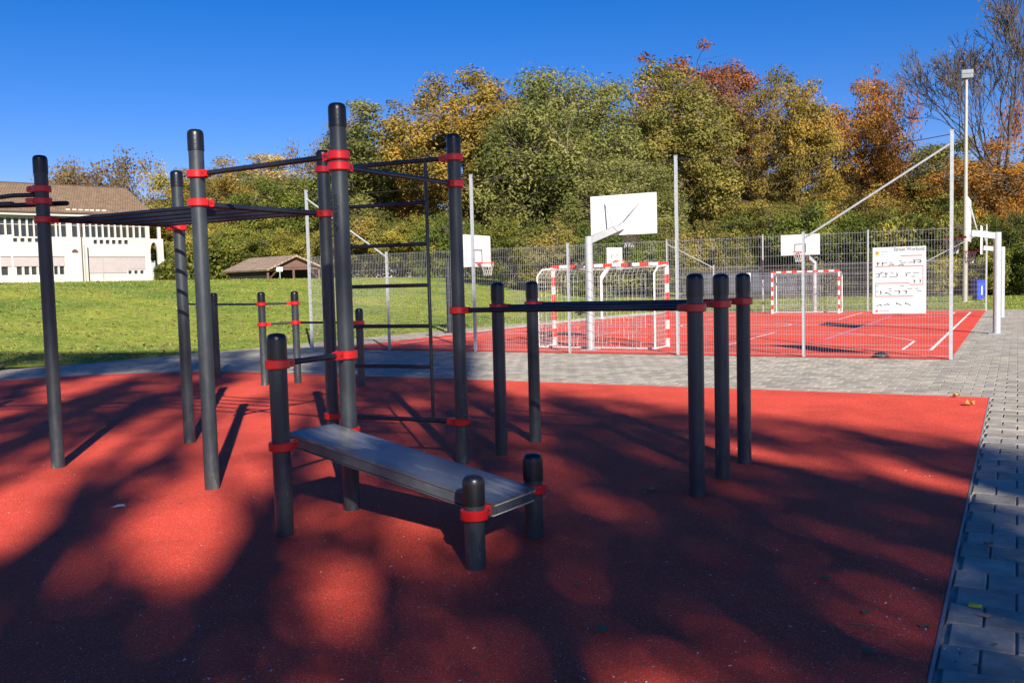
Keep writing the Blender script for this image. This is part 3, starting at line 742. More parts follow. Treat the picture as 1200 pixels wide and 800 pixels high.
pr('print_line', [(0.05, 0.28, 0.60, 0.28 + L_), (0.60, 0.285, 0.94, 0.285 + L_), (0.94, 0.285, 0.95, 0.56), (0.70, 0.56, 0.95, 0.56 + L_), (0.66, 0.54, 0.71, 0.54 + L_), (0.06, 0.535, 0.67, 0.535 + L_), (0.05, 0.535, 0.06, 0.73), (0.05, 0.73, 0.76, 0.73 + L_), (0.53, 0.13, 0.93, 0.13 + L_)], 'print_pink')
rects = []; rr_ = random.Random(5)
for row in (0.20, 0.23, 0.37, 0.385, 0.44, 0.575, 0.62, 0.655):
    x = 0.06
    while x < 0.85:
        w = rr_.uniform(0.05, 0.13)
        if rr_.random() < 0.6: rects.append((x, row, min(x + w, 0.92), row + 0.011))
        x += w + 0.04
rects += [(0.16, 0.06, 0.31, 0.066), (0.16, 0.115, 0.22, 0.12), (0.13, 0.955, 0.32, 0.963)]
pr('print_text', rects, 'print_grey')
def figure(x, z, k):     # tiny exercising stick people
    mb = MB(); sc = 0.05 * H_
    def seg(a_, b_, w=0.0075):
        A, B = Vector((a_[0], a_[1])), Vector((b_[0], b_[1])); d = (B - A).normalized(); q = Vector((-d.y, d.x)) * w
        X0, Z0 = x * W_, H_ - z * H_
        mb.add([(X0 + p.x * sc, -0.0062, Z0 + p.y * sc) for p in (A + q * 12, B + q * 12, B - q * 12, A - q * 12)], [(0, 1, 2, 3)])
    if k == 0: seg((0, 0), (0.1, 0.5)); seg((0.1, 0.5), (0, 1)); seg((0, 0.9), (0.4, 0.6)); seg((-0.02, 1.05), (0.05, 1.25))
    elif k == 1: seg((-0.8, 0), (0.2, 0.35)); seg((0.2, 0.35), (0.8, 0)); seg((0.2, 0.35), (0.45, 0.5))
    else: seg((-0.6, 0.7), (0.6, 0.1)); seg((0.6, 0.1), (0.9, -0.2)); seg((-0.6, 0.7), (-0.5, 0.2))
    mb.build('print_figure', 'print_black', bd, smooth=False)
for x, z, k in ((0.09, 0.28, 0), (0.18, 0.28, 0), (0.36, 0.275, 1), (0.54, 0.28, 1), (0.78, 0.26, 0), (0.89, 0.25, 0), (0.12, 0.45, 0), (0.25, 0.44, 0), (0.46, 0.45, 0), (0.63, 0.45, 0), (0.78, 0.55, 0), (0.89, 0.545, 0), (0.15, 0.71, 0), (0.29, 0.71, 2), (0.50, 0.71, 0), (0.63, 0.71, 0), (0.13, 0.88, 1), (0.27, 0.87, 1), (0.49, 0.87, 2), (0.66, 0.87, 2)): figure(x, z, k)
pr('print_mark', [(0.055, 0.94, 0.10, 0.975)], 'print_red')

# ------------------------------------------------------------------ goals
def stripes(length, n=9, w=0.08):
    """alternating boxes along +x, returns (white, red) builders"""
    a_, b_ = MB(), MB()
    for k in range(n):
        (a_ if k % 2 == 0 else b_).box(((k + 0.5) * length / n, 0, 0), (length / n - 0.0004, w, w))
    return a_, b_
def goal(label, u0, u1, v, H, depth, s=1.0, net_w=0.0038):
    """mouth plane at v; the frame runs back by depth (sign gives the side)"""
    W = u1 - u0; w = 0.08 * s
    t_ = thing('handball_goal', label, 'goal', (*XY(u1, v), 0), -CA)
    def post_striped(name, x):
        n = 9; p = MB().box((x, 0, (H - w) / 2), (w, w, H - w)).build(name, 'white_paint', t_, smooth=False)
        me = MB().box((0, 0, 0), (w + 0.006, w + 0.006, (H - w) / n)).mesh('red_band', 'goal_red', smooth=False)
        for k in range(1, n, 2): put('red_band', me, p, (x, 0, (k + 0.5) * (H - w) / n))
    post_striped('goal_post', w / 2); post_striped('goal_post', W - w / 2)
    n = 13; p = MB().box((W / 2, 0, H - w / 2), (W, w, w)).build('crossbar', 'white_paint', t_, smooth=False)
    me = MB().box((0, 0, 0), (W / n, w + 0.006, w + 0.006)).mesh('red_band', 'goal_red', smooth=False)
    for k in range(0, n, 2): put('red_band', me, p, ((k + 0.5) * W / n, 0, H - w / 2))
    dt = depth * 0.8; db_ = depth
    for x in (w / 2, W - w / 2):
        MB().path([(x, 0, H - w), (x, dt * 0.9, H - w * 1.5), (x, db_, H - w * 3.5), (x, db_, 0.03)], 0.024 * s, 8).build('back_stanchion', 'white_paint', t_)
        MB().tube((x, 0, 0.03), (x, db_, 0.03), 0.022 * s, n=8).build('ground_bar', 'white_paint', t_)
    MB().tube((w / 2, db_, 0.03), (W - w / 2, db_, 0.03), 0.022 * s, n=8).build('ground_bar', 'white_paint', t_)
    nm = MB(); cell = 0.11 * s
    nx = int(W / cell); rj = random.Random(2)
    prof = [(0, H - w), (dt, H - w * 1.6), (db_, H - w * 3.5), (db_ + 0.02, H * 0.5), (db_ - 0.05, 0.05)]
    # resample the profile
    pl = []
    for (a_, b_) in zip(prof, prof[1:]):
        L = math.dist(a_, b_); k = max(1, int(abs(L) / cell))
        for j in range(k): pl.append((a_[0] + (b_[0] - a_[0]) * j / k, a_[1] + (b_[1] - a_[1]) * j / k))
    pl.append(prof[-1])
    G_ = [[Vector((w / 2 + (W - w) * i / nx + rj.uniform(-.01, .01), p[0] + rj.uniform(-.012, .012), p[1] - 0.03 * math.sin(math.pi * i / nx) * (1 if j < 12 else 0.2) + rj.uniform(-.01, .01))) for j, p in enumerate(pl)] for i in range(nx + 1)]
    for i in range(nx + 1):
        for j in range(len(pl)):
            if i < nx: nm.tube(G_[i][j], G_[i + 1][j], net_w, n=3, caps=False)
            if j < len(pl) - 1: nm.tube(G_[i][j], G_[i][j + 1], net_w, n=3, caps=False)
    for x in (w / 2, W - w / 2):      # side nets
        k = int(abs(db_) / cell)
        for j in range(1, k): 
            yy = db_ * j / k; nm.tube((x, yy, 0.04), (x, yy, H - w * 1.3 - (w * 2 if j > k * 0.8 else 0)), net_w, n=3, caps=False)
        z = 0.1
        while z < H - w * 2: nm.tube((x, 0, z), (x, db_, z), net_w, n=3, caps=False); z += cell
    tag(nm.build('net', 'net_cord', t_, smooth=False), kind='stuff')
    return t_
goal('near red and white handball goal with a net, close behind the mesh fence', 6.28, 9.42, 2.1, 2.06, -0.9)
goal('far red and white handball goal at the opposite end of the court', 5.30, 8.08, 20.4, 1.80, 0.75, 0.88, 0.0036)

# ------------------------------------------------------------------ basketball hoops
def hoop(label, pole_uv, pole_h, pr_, board_uv, facing, bz0, bz1, bw, arm_z=None, rim=True, square=True, plate=False, stays=True, polemat='galvanised'):
    """facing: local angle (deg) of the board normal in the court frame, 0 = +x local (towards -u)"""
    px_, py_ = XY(*pole_uv)
    t_ = thing('basketball_hoop', label, 'basketball hoop', (px_, py_, 0), -CA)
    loc = Vector((-(board_uv[0] - pole_uv[0]), board_uv[1] - pole_uv[1], 0))
    fa = rad(facing); nv = Vector((math.cos(fa), math.sin(fa), 0)); tv = Vector((-nv.y, nv.x, 0))
    MB().lathe([(pr_, 0), (pr_, pole_h - 0.01), (pr_ * 0.9, pole_h), (0.0001, pole_h + 0.004)], n=20).build('pole', polemat, t_)
    MB().box((0, 0, 0.012), (pr_ * 4, pr_ * 4, 0.018)).build('base_plate', polemat, t_, smooth=False)
    zc = (bz0 + bz1) / 2; bh = bz1 - bz0; az = arm_z or pole_h - 0.12
    bc = loc + Vector((0, 0, zc))
    tip = loc - nv * 0.06 + Vector((0, 0, bz0 + 0.22))
    d = tip - Vector((0, 0, az)); L = d.length
    rot = d.to_track_quat('X', 'Z').to_matrix()
    MB().box(Vector((0, 0, az)) + d / 2, (L, 0.10, 0.15), rot=rot).build('arm', polemat, t_, smooth=False)
    for s_ in (-1, 1):
        MB().tube(Vector((0, 0, az)) + d * 0.75, bc + tv * s_ * bw * 0.27 + Vector((0, 0, bh * 0.3)) - nv * 0.03, 0.014, n=8).build('stay', polemat, t_)
    rz_ = fa - math.pi / 2
    b = MB().box((0, 0, 0), (bw, 0.03, bh)).build('backboard', 'white_paint', t_, bc, rz_, smooth=False)
    def flat(x0, z0, x1, z1, m): MB().box(((x0 + x1) / 2, 0.0165, (z0 + z1) / 2), (x1 - x0, 0.003, z1 - z0)).build('board_marking', m, b, smooth=False)
    k = bh / 1.05; q = 0.035
    if square:
        y0, y1, xw = -0.40 * k, 0.05 * k, 0.29 * k
        flat(-xw, y1 - q, xw, y1, 'print_black'); flat(-xw, y0, xw, y0 + q, 'print_black'); flat(-xw, y0 + q, -xw + q, y1 - q, 'print_black'); flat(xw - q, y0 + q, xw, y1 - q, 'print_black')
    if rim:
        rr2 = 0.225; rc = Vector((0, 0.15 + rr2, -bh / 2 + 0.12)); n_ = 20
        mb = MB(); mb.path([rc + Vector((math.cos(2 * math.pi * i / n_) * rr2, math.sin(2 * math.pi * i / n_) * rr2, 0)) for i in range(n_ + 1)], 0.014, 6)
        mb.box((0, 0.085, rc.z), (0.16, 0.14, 0.05))
        r_ = mb.build('rim', 'goal_red', b)
        nm = MB()
        for i in range(12):
            for s_ in (1, -1):
                a0, a1, a2, a3 = (2 * math.pi * (i + s_ * j * 0.5) / 12 for j in range(4))
                P4 = [rc + Vector((math.cos(a_) * R, math.sin(a_) * R, z)) for a_, R, z in ((a0, rr2, 0), (a1, 0.18, -0.15), (a2, 0.14, -0.29), (a3, 0.12, -0.42))]
                nm.path(P4, 0.006, 3, caps=False)
        nm.build('net', 'net_cord', b)
    return t_
hoop('basketball hoop nearest the viewer, its white board seen from behind on a sloping arm', (7.83, 0.9), 2.70, 0.09, (7.46, 2.2), 90, 2.76, 3.75, 1.74, 2.60)
hoop('far basketball hoop facing the viewer behind the far goal', (6.6, 22.0), 2.2, 0.08, (6.98, 20.9), -90, 2.47, 3.33, 1.59, 2.12)
hoop('basketball hoop at the right court edge, the nearer of two seen edge-on', (-0.63, 7.71), 2.62, 0.092, (0.02, 7.5), 180, 2.40, 3.50, 1.75, 2.52)
hoop('basketball hoop at the right court edge, the farther of two seen edge-on', (-0.63, 16.5), 2.42, 0.085, (0.0, 16.4), 180, 2.18, 3.15, 1.5, 2.33)
hoop('basketball hoop on the left side of the court with a white net under its board', (15.7, 6.9), 2.4, 0.085, (14.5, 6.85), 0, 2.18, 3.22, 1.7, 2.3, polemat='bar_paint')
hoop('small distant basketball hoop on a white pole seen above the near goal', (14.3, 16.6), 1.75, 0.055, (14.3, 18.1), -35, 2.33, 3.02, 0.78, 1.7, polemat='white_paint')

# ------------------------------------------------------------------ flood light, bin, mound
lp = thing('floodlight_pole', 'tall slim floodlight mast with one boxy lamp head behind the court', 'floodlight', (23.24, 46.76, 0))
MB().lathe([(0.13, 0), (0.12, 3), (0.075, 11.2), (0.0001, 11.25)], n=14).build('mast', 'lamp_pole', lp)
MB().box((0, 0, 0.02), (0.5, 0.5, 0.04)).build('base_plate', 'lamp_pole', lp, smooth=False)
hd = MB().box((0, 0, 0.11), (0.54, 0.3, 0.2)).box((0, 0, -0.10), (0.54, 0.3, 0.19)).build('lamp_head', 'lamp_grey', lp, (0, -0.05, 11.45), rad(-15), smooth=False)
for z in (0.11, -0.10): MB().box((0, -0.156, z), (0.48, 0.012, 0.14)).build('glass', 'lamp_glass', hd, smooth=False)
wb = thing('wheelie_bin', 'bright blue lidded rubbish bin on the grass behind the court', 'bin', (24.95, 48.75, 0), rad(8))
mb = MB(); w0, w1, hb = 0.19, 0.235, 0.98
mb.add([(-w0, -w0, 0.06), (w0, -w0, 0.06), (w0, w0, 0.06), (-w0, w0, 0.06), (-w1, -w1, hb), (w1, -w1, hb), (w1, w1, hb), (-w1, w1, hb)], [(0, 3, 2, 1), (4, 5, 6, 7), (0, 1, 5, 4), (1, 2, 6, 5), (2, 3, 7, 6), (3, 0, 4, 7)])
mb.build('body', 'bin_blue', wb, smooth=False)
MB().bevbox((0, 0, hb + 0.05), (0.51, 0.51, 0.09), 0.03).build('lid', 'bin_blue', wb, smooth=False)
MB().tube((-0.2, 0.17, 0.09), (0.2, 0.17, 0.09), 0.09, n=12).build('wheel', 'black_plastic', wb)
MB().box((0.05, -w1 + 0.02, 0.55), (0.06, 0.02, 0.5)).build('label_strip', 'white_paint', wb, smooth=False)
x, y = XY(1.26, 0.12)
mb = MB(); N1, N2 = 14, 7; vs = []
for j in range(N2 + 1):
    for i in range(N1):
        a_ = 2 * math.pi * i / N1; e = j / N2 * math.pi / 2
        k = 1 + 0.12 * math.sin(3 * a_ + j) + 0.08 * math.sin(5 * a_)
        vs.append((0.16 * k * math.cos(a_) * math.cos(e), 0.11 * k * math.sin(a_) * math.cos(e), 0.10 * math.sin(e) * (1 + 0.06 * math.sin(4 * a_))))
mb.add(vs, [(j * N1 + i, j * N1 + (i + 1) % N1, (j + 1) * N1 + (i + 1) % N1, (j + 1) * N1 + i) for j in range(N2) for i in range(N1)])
tag(mb.build('dark_mound', 'dark_mound', None, (x, y, 0.01), -CA), 'small dark rumpled bag lying at the foot of the mesh fence', 'mound')  # low lumpy near-black dome, not identified further

# ------------------------------------------------------------------ school building on the left
PL0, PR0 = at(0, 251, 84), at(190, 259, 94)
zE = 9.0
fa = Vector((PR0.x - PL0.x, PR0.y - PL0.y, 0)); rzb = math.atan2(fa.y, fa.x); LF = fa.length
zg = 2.3
sb = thing('school_building', 'white two storey building with a brown hipped tile roof on the crest of the bank', 'building', (PL0.x, PL0.y, zg), rzb)
ZE = PL0.z - zg                 # eaves above the plateau
LX0 = -14.0                     # runs on out of frame
def bpx(px):                    # px column -> local x on the facade plane
    r = ray(px, 290); nx, ny = -math.sin(rzb), math.cos(rzb)
    t = (nx * PL0.x + ny * PL0.y) / (nx * r.x + ny * r.y)
    p = Vector((r.x * t - PL0.x, r.y * t - PL0.y)); return p.x * math.cos(rzb) + p.y * math.sin(rzb)
def bpz(px, py):
    r = ray(px, py); nx, ny = -math.sin(rzb), math.cos(rzb)
    t = (nx * PL0.x + ny * PL0.y) / (nx * r.x + ny * r.y); return EYE + r.z * t - zg
xr = bpx(176)
z_up1 = bpz(20, 277); z_up0 = bpz(20, 255); z_lb1, z_lb0 = bpz(40, 301), bpz(40, 322)
# solid wall pieces round real openings
def wall_grid(x0, x1, z0, z1, holes, th=0.3):
    xs = sorted({x0, x1, *[h[0] for h in holes], *[h[1] for h in holes]}); zs = sorted({z0, z1, *[h[2] for h in holes], *[h[3] for h in holes]})
    mb = MB()
    for xa, xb in zip(xs, xs[1:]):
        for za, zb in zip(zs, zs[1:]):
            xm, zm = (xa + xb) / 2, (za + zb) / 2
            if any(h[0] < xm < h[1] and h[2] < zm < h[3] for h in holes): continue
            mb.box(((xa + xb) / 2, th / 2, (za + zb) / 2), (xb - xa, th, zb - za))
    return mb
holes = []
up_px = [(x_, x_ + 6.2) for x_ in (-16, -8, 0.5, 9, 17.5, 26, 34.3)] + [(42, 47), (53, 58.5), (60.5, 66), (68, 70.8), (72.8, 79), (85.5, 92)] + [(94.5, 98.6)] + [(100.8 + k * 7.25, 100.8 + k * 7.25 + 5.4) for k in range(10)]
for a_, b_ in up_px: holes.append((bpx(a_), bpx(b_), z_up1, z_up0 - 0.02))
for k in (16, 24.5, 33, 41.5): holes.append((bpx(k), bpx(k + 5), bpz(20, 283.5), bpz(20, 279)))
for k in range(6): holes.append((bpx(110 + k * 7.2), bpx(110 + k * 7.2 + 4.5), bpz(130, 286), bpz(130, 281.2)))
for a_, b_ in ((0, 8), (18, 24.3), (27, 33), (35.5, 41.5), (44, 50), (52, 58), (62, 66.5), (68.5, 74)): holes.append((bpx(a_), bpx(b_), bpz(40, 322), bpz(40, 312.5)))
for a_, b_ in ((149, 153), (156, 160), (163, 167)): holes.append((bpx(a_), bpx(b_), bpz(155, 321), bpz(155, 317)))
wl_ = wall_grid(LX0, xr, -1.2, ZE, holes).build('wall', 'wall_white', sb, smooth=False)
for (x0, x1, z0, z1) in holes:
    w = MB().box(((x0 + x1) / 2, 0.2, (z0 + z1) / 2), (x1 - x0, 0.02, z1 - z0)).build('window', 'window_dark', sb, smooth=False)
    if z1 - z0 > 0.9:
        MB().box(((x0 + x1) / 2, 0.17, z0 + (z1 - z0) * 0.66), (x1 - x0, 0.04, 0.07)).build('transom', 'blind_grey', w, smooth=False)
ce = MB()
for (a_, b_, za, zb) in ((0, 74, 301, 312), (98, 147, 301.5, 320), (148, 168.5, 301.5, 315.5)):
    x0, x1 = bpx(a_), bpx(b_); z0, z1 = bpz((a_ + b_) / 2, zb), bpz((a_ + b_) / 2, za)
    bl = MB().box(((x0 + x1) / 2, -0.05, (z0 + z1) / 2), (x1 - x0, 0.06, z1 - z0)).build('roller_blind', 'blind_grey', sb, smooth=False)
    MB().box(((x0 + x1) / 2, -0.06, z1 + 0.03), (x1 - x0 + 0.05, 0.10, 0.05)).build('blind_rail', 'gutter_brown', bl, smooth=False)
for a_ in (119,): MB().box((bpx(a_), -0.1, (bpz(a_, 301.5) + bpz(a_, 327)) / 2), (0.05, 0.05, bpz(a_, 301.5) - bpz(a_, 327))).build('blind_guide', 'blind_grey', sb, smooth=False)
MB().tube((bpx(95.5), -0.08, -1.0), (bpx(95.5), -0.08, ZE - 0.1), 0.055, n=8).build('downpipe', 'gutter_brown', sb)
mb = MB(); cxx, czz = bpx(87.5), bpz(87, 295.5)
mb.add([(cxx, -0.02, czz)] + [(cxx + 0.29 * math.cos(rad(t)), -0.02, czz + 0.29 * math.sin(rad(t))) for t in range(0, 181, 20)] + [(cxx, -0.12, czz)] + [(cxx + 0.26 * math.cos(rad(t)), -0.12, czz + 0.26 * math.sin(rad(t))) for t in range(0, 181, 20)],
       [tuple([0] + list(range(1, 11))), tuple([11] + list(range(21, 11, -1)))] + [(k, k + 1, k + 12, k + 11) for k in range(1, 10)] + [(0, 1, 12, 11), (10, 0, 11, 21)])
mb.build('arch_ornament', 'timber_red', sb)  # small brown half-round ornament on the wall
# side wall, projecting bay, plinth
DEP = 11.0
MB().box((xr - 0.15, DEP / 2 + 0.31, ZE / 2 - 0.6), (0.3, DEP, ZE + 1.19)).build('side_wall', 'wall_white', sb, smooth=False)
MB().box(((bpx(98) + bpx(183)) / 2 + 1.5, -0.16, -0.35), (bpx(183) - bpx(138), 0.3, 1.2)).build('plinth', 'wall_white', sb, smooth=False)
MB().box((bpx(98.8), -0.28, bpz(98, 300) / 2), (0.16, 0.54, bpz(98, 274))).build('pier', 'wall_white', sb, smooth=False)
# arcade: arch + end pillar
xa0, xa1, xa2 = xr + 0.002, bpx(184.5), bpx(191.5)
zt = bpz(185, 280); z_sp = bpz(183, 296)
mb = MB()
mb.box(((xa1 + xa2) / 2, 0.15, zt / 2 - 0.6), (xa2 - xa1, 0.3, zt + 1.2))
arcp = [(xa0 + (xa1 - xa0) * (0.5 - 0.5 * math.cos(rad(t))), z_sp + (zt - 0.35 - z_sp) * math.sin(rad(t))) for t in range(0, 181, 15)]
for (p, q) in zip(arcp, arcp[1:]):
    mb.add([(p[0], 0, p[1]), (q[0], 0, q[1]), (q[0], 0, zt), (p[0], 0, zt), (p[0], .3, p[1]), (q[0], .3, q[1]), (q[0], .3, zt), (p[0], .3, zt)], [(0, 1, 2, 3), (7, 6, 5, 4), (0, 4, 5, 1), (3, 2, 6, 7)])
mb.build('arcade', 'wall_white', sb, smooth=False)
MB().box((bpx(187.5), 0.15, (zt + bpz(187, 266)) / 2), (0.28, 0.28, bpz(187, 266) - zt)).build('chimney_stub', 'wall_white', sb, smooth=False)
# roof
OV = 0.7; xr_e = bpx(178.5); zr = bpz(0, 213) * 1.0
ridge_y = 6.6; 
r0 = at(0, 212, 91); r1 = at(146, 222, 100)
def tol(p):
    d = Vector((p.x - PL0.x, p.y - PL0.y)); return Vector((d.x * math.cos(rzb) + d.y * math.sin(rzb), -d.x * math.sin(rzb) + d.y * math.cos(rzb), p.z - zg))
q0, q1 = tol(r0), tol(r1); ry = (q0.y + q1.y) / 2; rzz = (q0.z + q1.z) / 2; rx = q1.x
e0 = (LX0 - 2, -OV, ZE + 0.15); e1 = (xr_e + 0.3, -OV, ZE + 0.15); e2 = (xr_e + 0.3, 2 * ry + OV, ZE + 0.15); e3 = (LX0 - 2, 2 * ry + OV, ZE + 0.15)
rg0, rg1 = (LX0 - 2, ry, rzz), (rx, ry, rzz)
mb = MB(); mb.add([e0, e1, e2, e3, rg0, rg1], [(0, 1, 5, 4), (1, 2, 5), (2, 3, 4, 5), (3, 0, 4), (0, 3, 2, 1)])
rme = mb.mesh('roof', 'roof_tiles', smooth=False)
uvl = rme.uv_layers.new(name='uv')
for p in rme.polygons:
    for li in p.loop_indices:
        c = rme.vertices[rme.loops[li].vertex_index].co
        if abs(p.normal.y) > abs(p.normal.x): uvl.data[li].uv = (c.x, (c.y ** 2 + c.z ** 2) ** 0.5 if False else math.hypot(c.y + OV, c.z - ZE))
        else: uvl.data[li].uv = (c.y, math.hypot(c.x - xr_e, c.z - ZE))
rf = put('roof', rme, sb)
MB().box(((LX0 - 2 + xr_e + 0.3) / 2, -OV - 0.012, ZE + 0.05), (xr_e + 2.3 - LX0, 0.02, 0.22)).build('fascia', 'wall_white', rf, smooth=False)
MB().box(((LX0 - 2 + xr_e + 0.3) / 2, -OV - 0.09, ZE + 0.23), (xr_e + 2.3 - LX0, 0.13, 0.13)).build('gutter', 'gutter_brown', rf, smooth=False)
MB().tube(rg0, rg1, 0.10, n=6).build('ridge_cap', 'gutter_brown', rf)
for k, pxx in enumerate((83, 90.5, 98, 105, 111, 118, 125)):
    MB().box((bpx(pxx), -OV + 0.95, ZE + 0.15 + 0.95 * (rzz - ZE) / (ry + OV) + 0.08), (0.36, 0.1, 0.12)).build('snow_guard', 'board_edge', rf, smooth=False)
# sign on a white pole before the building
s0 = at(14.5, 300, 60); zgs = hgt(s0.x, s0.y)
bs = thing('banner_board', 'pale blue banner board on a white pole at the left edge of the bank', 'banner', (s0.x, s0.y, zgs))
hb_ = at(14.5, 275, 60).z - zgs
MB().tube((0, 0, -0.1), (0, 0, hb_), 0.055, n=10).build('pole', 'white_paint', bs)
MB().box((-0.98, 0.0, hb_ - 0.38), (1.84, 0.05, 0.74)).build('board', 'banner_blue', bs, smooth=False)
MB().box((-0.98, -0.03, hb_ - 0.55), (1.2, 0.01, 0.22)).build('board_print', 'white_paint', bs, smooth=False)

# ------------------------------------------------------------------ open timber pavilion
pv0 = at(312.5, 315, 66); zp = 2.25
pv = thing('timber_pavilion', 'open brown timber shelter with a shingled gable roof on top of the bank', 'pavilion', (pv0.x, pv0.y, zp), rad(14))
gw = 3.75; zev = pv0.z - zp; zap = zev + 0.95; dpt = 5.2
def gab(x, y, z): return (x, y, z)
ov = 0.35
# roof runs back-left: gable faces right-front. local x across gable, y away; the long side shows left of the gable
sk = -0.95          # the ridge direction leans left as it goes back
def rp(x, k, z): return (x + sk * k * dpt * 0.62, k * dpt, z)
# roof slopes with thickness, butt-jointed at the ridge
def slab(a, b, c, d, th=0.12):
    mb = MB(); A = [Vector(p) for p in (a, b, c, d)]; n_ = (A[1] - A[0]).cross(A[3] - A[0]).normalized()
    if n_.z < 0: n_ = -n_
    mb.add([*A, *[p - n_ * th for p in A]], [(0, 1, 2, 3), (7, 6, 5, 4), (0, 4, 5, 1), (1, 5, 6, 2), (2, 6, 7, 3), (3, 7, 4, 0)])
    return mb
for (xa, xb, za, zb) in ((-0.25, gw / 2, zev - 0.05, zap), (gw / 2 + 0.003, gw + 0.25, zap, zev - 0.05)):
    me = slab(rp(xa, -0.08, za), rp(xb, -0.08, zb), rp(xb, 1.05, zb), rp(xa, 1.05, za)).mesh('roof', 'shed_shingles', smooth=False)
    ul = me.uv_layers.new(name='uv')
    for li, lo in enumerate(me.loops):
        c_ = me.vertices[lo.vertex_index].co; ul.data[li].uv = (c_.y, c_.x - sk * c_.y * 0.62)
    put('roof', me, pv)
mb = MB(); mb.add([rp(0.25, 0, zev + 0.06), rp(gw - 0.25, 0, zev + 0.06), rp(gw / 2, 0, zap - 0.16), rp(0.25, 0.012, zev + 0.06), rp(gw - 0.25, 0.012, zev + 0.06), rp(gw / 2, 0.012, zap - 0.16)], [(0, 1, 2), (5, 4, 3), (0, 3, 4, 1)])
mb.build('gable_boards', 'timber_red', pv, smooth=False)
MB().box((gw / 2, -0.05, zev - 0.04), (gw, 0.12, 0.14)).build('tie_beam', 'timber_red', pv, smooth=False)
for x_ in (0.07, gw / 2, gw - 0.07):
    MB().box((x_, -0.03, zev / 2 - 0.36), (0.15, 0.15, zev + 0.48)).build('post', 'timber_red', pv, smooth=False)
for (xa, xb) in ((0.14, 0.75), (gw - 0.14, gw - 0.75)):
    MB().tube((xa, -0.03, zev - 0.75), (xb, -0.03, zev - 0.1), 0.06, n=4).build('brace', 'timber_red', pv, smooth=False)
for k in (0.33, 0.66, 1.0):
    for x_ in (gw - 0.07,):
        p = rp(x_, k, 0); MB().box((p[0], p[1], zev / 2 - 0.36), (0.13, 0.13, zev + 0.46)).build('post', 'timber_red', pv, smooth=False)
a_, b_ = rp(0.1, 1.0, 0), rp(gw - 0.1, 1.0, 0)
MB().box(((a_[0] + b_[0]) / 2, a_[1] - 0.1, zev / 2 - 0.3), (gw - 0.3, 0.06, zev + 0.4)).build('back_wall', 'timber_dark', pv, smooth=False)
p0, p1 = Vector(rp(0.2, 0.06, 0)), Vector(rp(0.2, 0.97, 0)); dd = p1 - p0
MB().box(((p0.x + p1.x) / 2, (p0.y + p1.y) / 2, zev / 2 - 0.3), (dd.length, 0.05, zev + 0.38), math.atan2(dd.y, dd.x)).build('side_wall', 'timber_dark', pv, smooth=False)  # dark panel added so the inside reads as shaded
MB().box((gw / 2, 1.6, zev / 2 - 0.3), (gw - 0.7, 0.05, zev + 0.38)).build('inner_shade_panel', 'timber_dark', pv, smooth=False)  # near-black sheet added to stand for the shade under the roof
s0 = at(328, 321, 63); zs = hgt(s0.x, s0.y)
sg = thing('notice_sign', 'small white notice on a post in front of the timber pavilion', 'sign', (s0.x, s0.y, zs))
MB().tube((0, 0, -0.1), (0, 0, s0.z - zs + 0.5), 0.03, n=8).build('post', 'galvanised', sg)
MB().box((0, -0.03, s0.z - zs + 0.32), (0.42, 0.03, 0.30)).build('panel', 'white_paint', sg, smooth=False)

# low blue-grey shed wall behind the court
a0 = at(800, 330, 62); b0 = at(962, 326, 62)
sh = thing('low_shed', 'low blue grey panelled shed half hidden behind the far fence and hedge', 'shed', (a0.x, a0.y, 0), 0)
Ls = b0.x - a0.x; nP = 12
for k in range(nP):
    MB().box(((k + 0.5) * Ls / nP, 0.1 * (k % 2) * 0.3, 1.2), (Ls / nP - 0.05, 0.08, 1.4)).build('panel', 'shed_blue', sh, smooth=False)
MB().box((Ls / 2, 0.6, 1.97), (Ls + 0.4, 1.6, 0.10)).build('roof', 'timber_dark', sh, smooth=False)
MB().box((Ls / 2, 0.3, 0.24), (Ls, 0.3, 0.46)).build('plinth', 'timber_dark', sh, smooth=False)
MB().box((Ls * 0.46, -0.08, 1.5), (0.55, 0.04, 0.6)).build('notice', 'white_paint', sh, smooth=False)

# ------------------------------------------------------------------ trees
def orient_leaves(P, size, rs, up=0.15, elong=1.5, nrm=None):
    n = len(P)
    N = rs.normal(0, 1, (n, 3)); N[:, 2] = np.abs(N[:, 2]) * 0.8 + up
    if nrm is not None: N += nrm * 1.5
    N /= np.linalg.norm(N, axis=1)[:, None]
    T = np.cross(N, rs.normal(0, 1, (n, 3))); T /= np.linalg.norm(T, axis=1)[:, None] + 1e-9
    B = np.cross(N, T); s = size * rs.uniform(0.6, 1.25, n)[:, None]
    a_ = P - T * s * elong / 2; c_ = P + T * s * elong / 2; b_ = P + B * s * 0.42; d_ = P - B * s * 0.42
    V = np.stack([a_, b_, c_, d_], 1).reshape(-1, 3)
    F_ = np.arange(4 * n).reshape(-1, 4)
    return V, F_
def lumps(rs, k=9):
    D = rs.normal(0, 1, (k, 3)); D /= np.linalg.norm(D, axis=1)[:, None]; A = rs.uniform(-0.42, 0.32, k)
    return lambda d: 1 + (np.exp(-((d[:, None, :] - D[None]) ** 2).sum(2) / 0.35) * A[None]).sum(1)
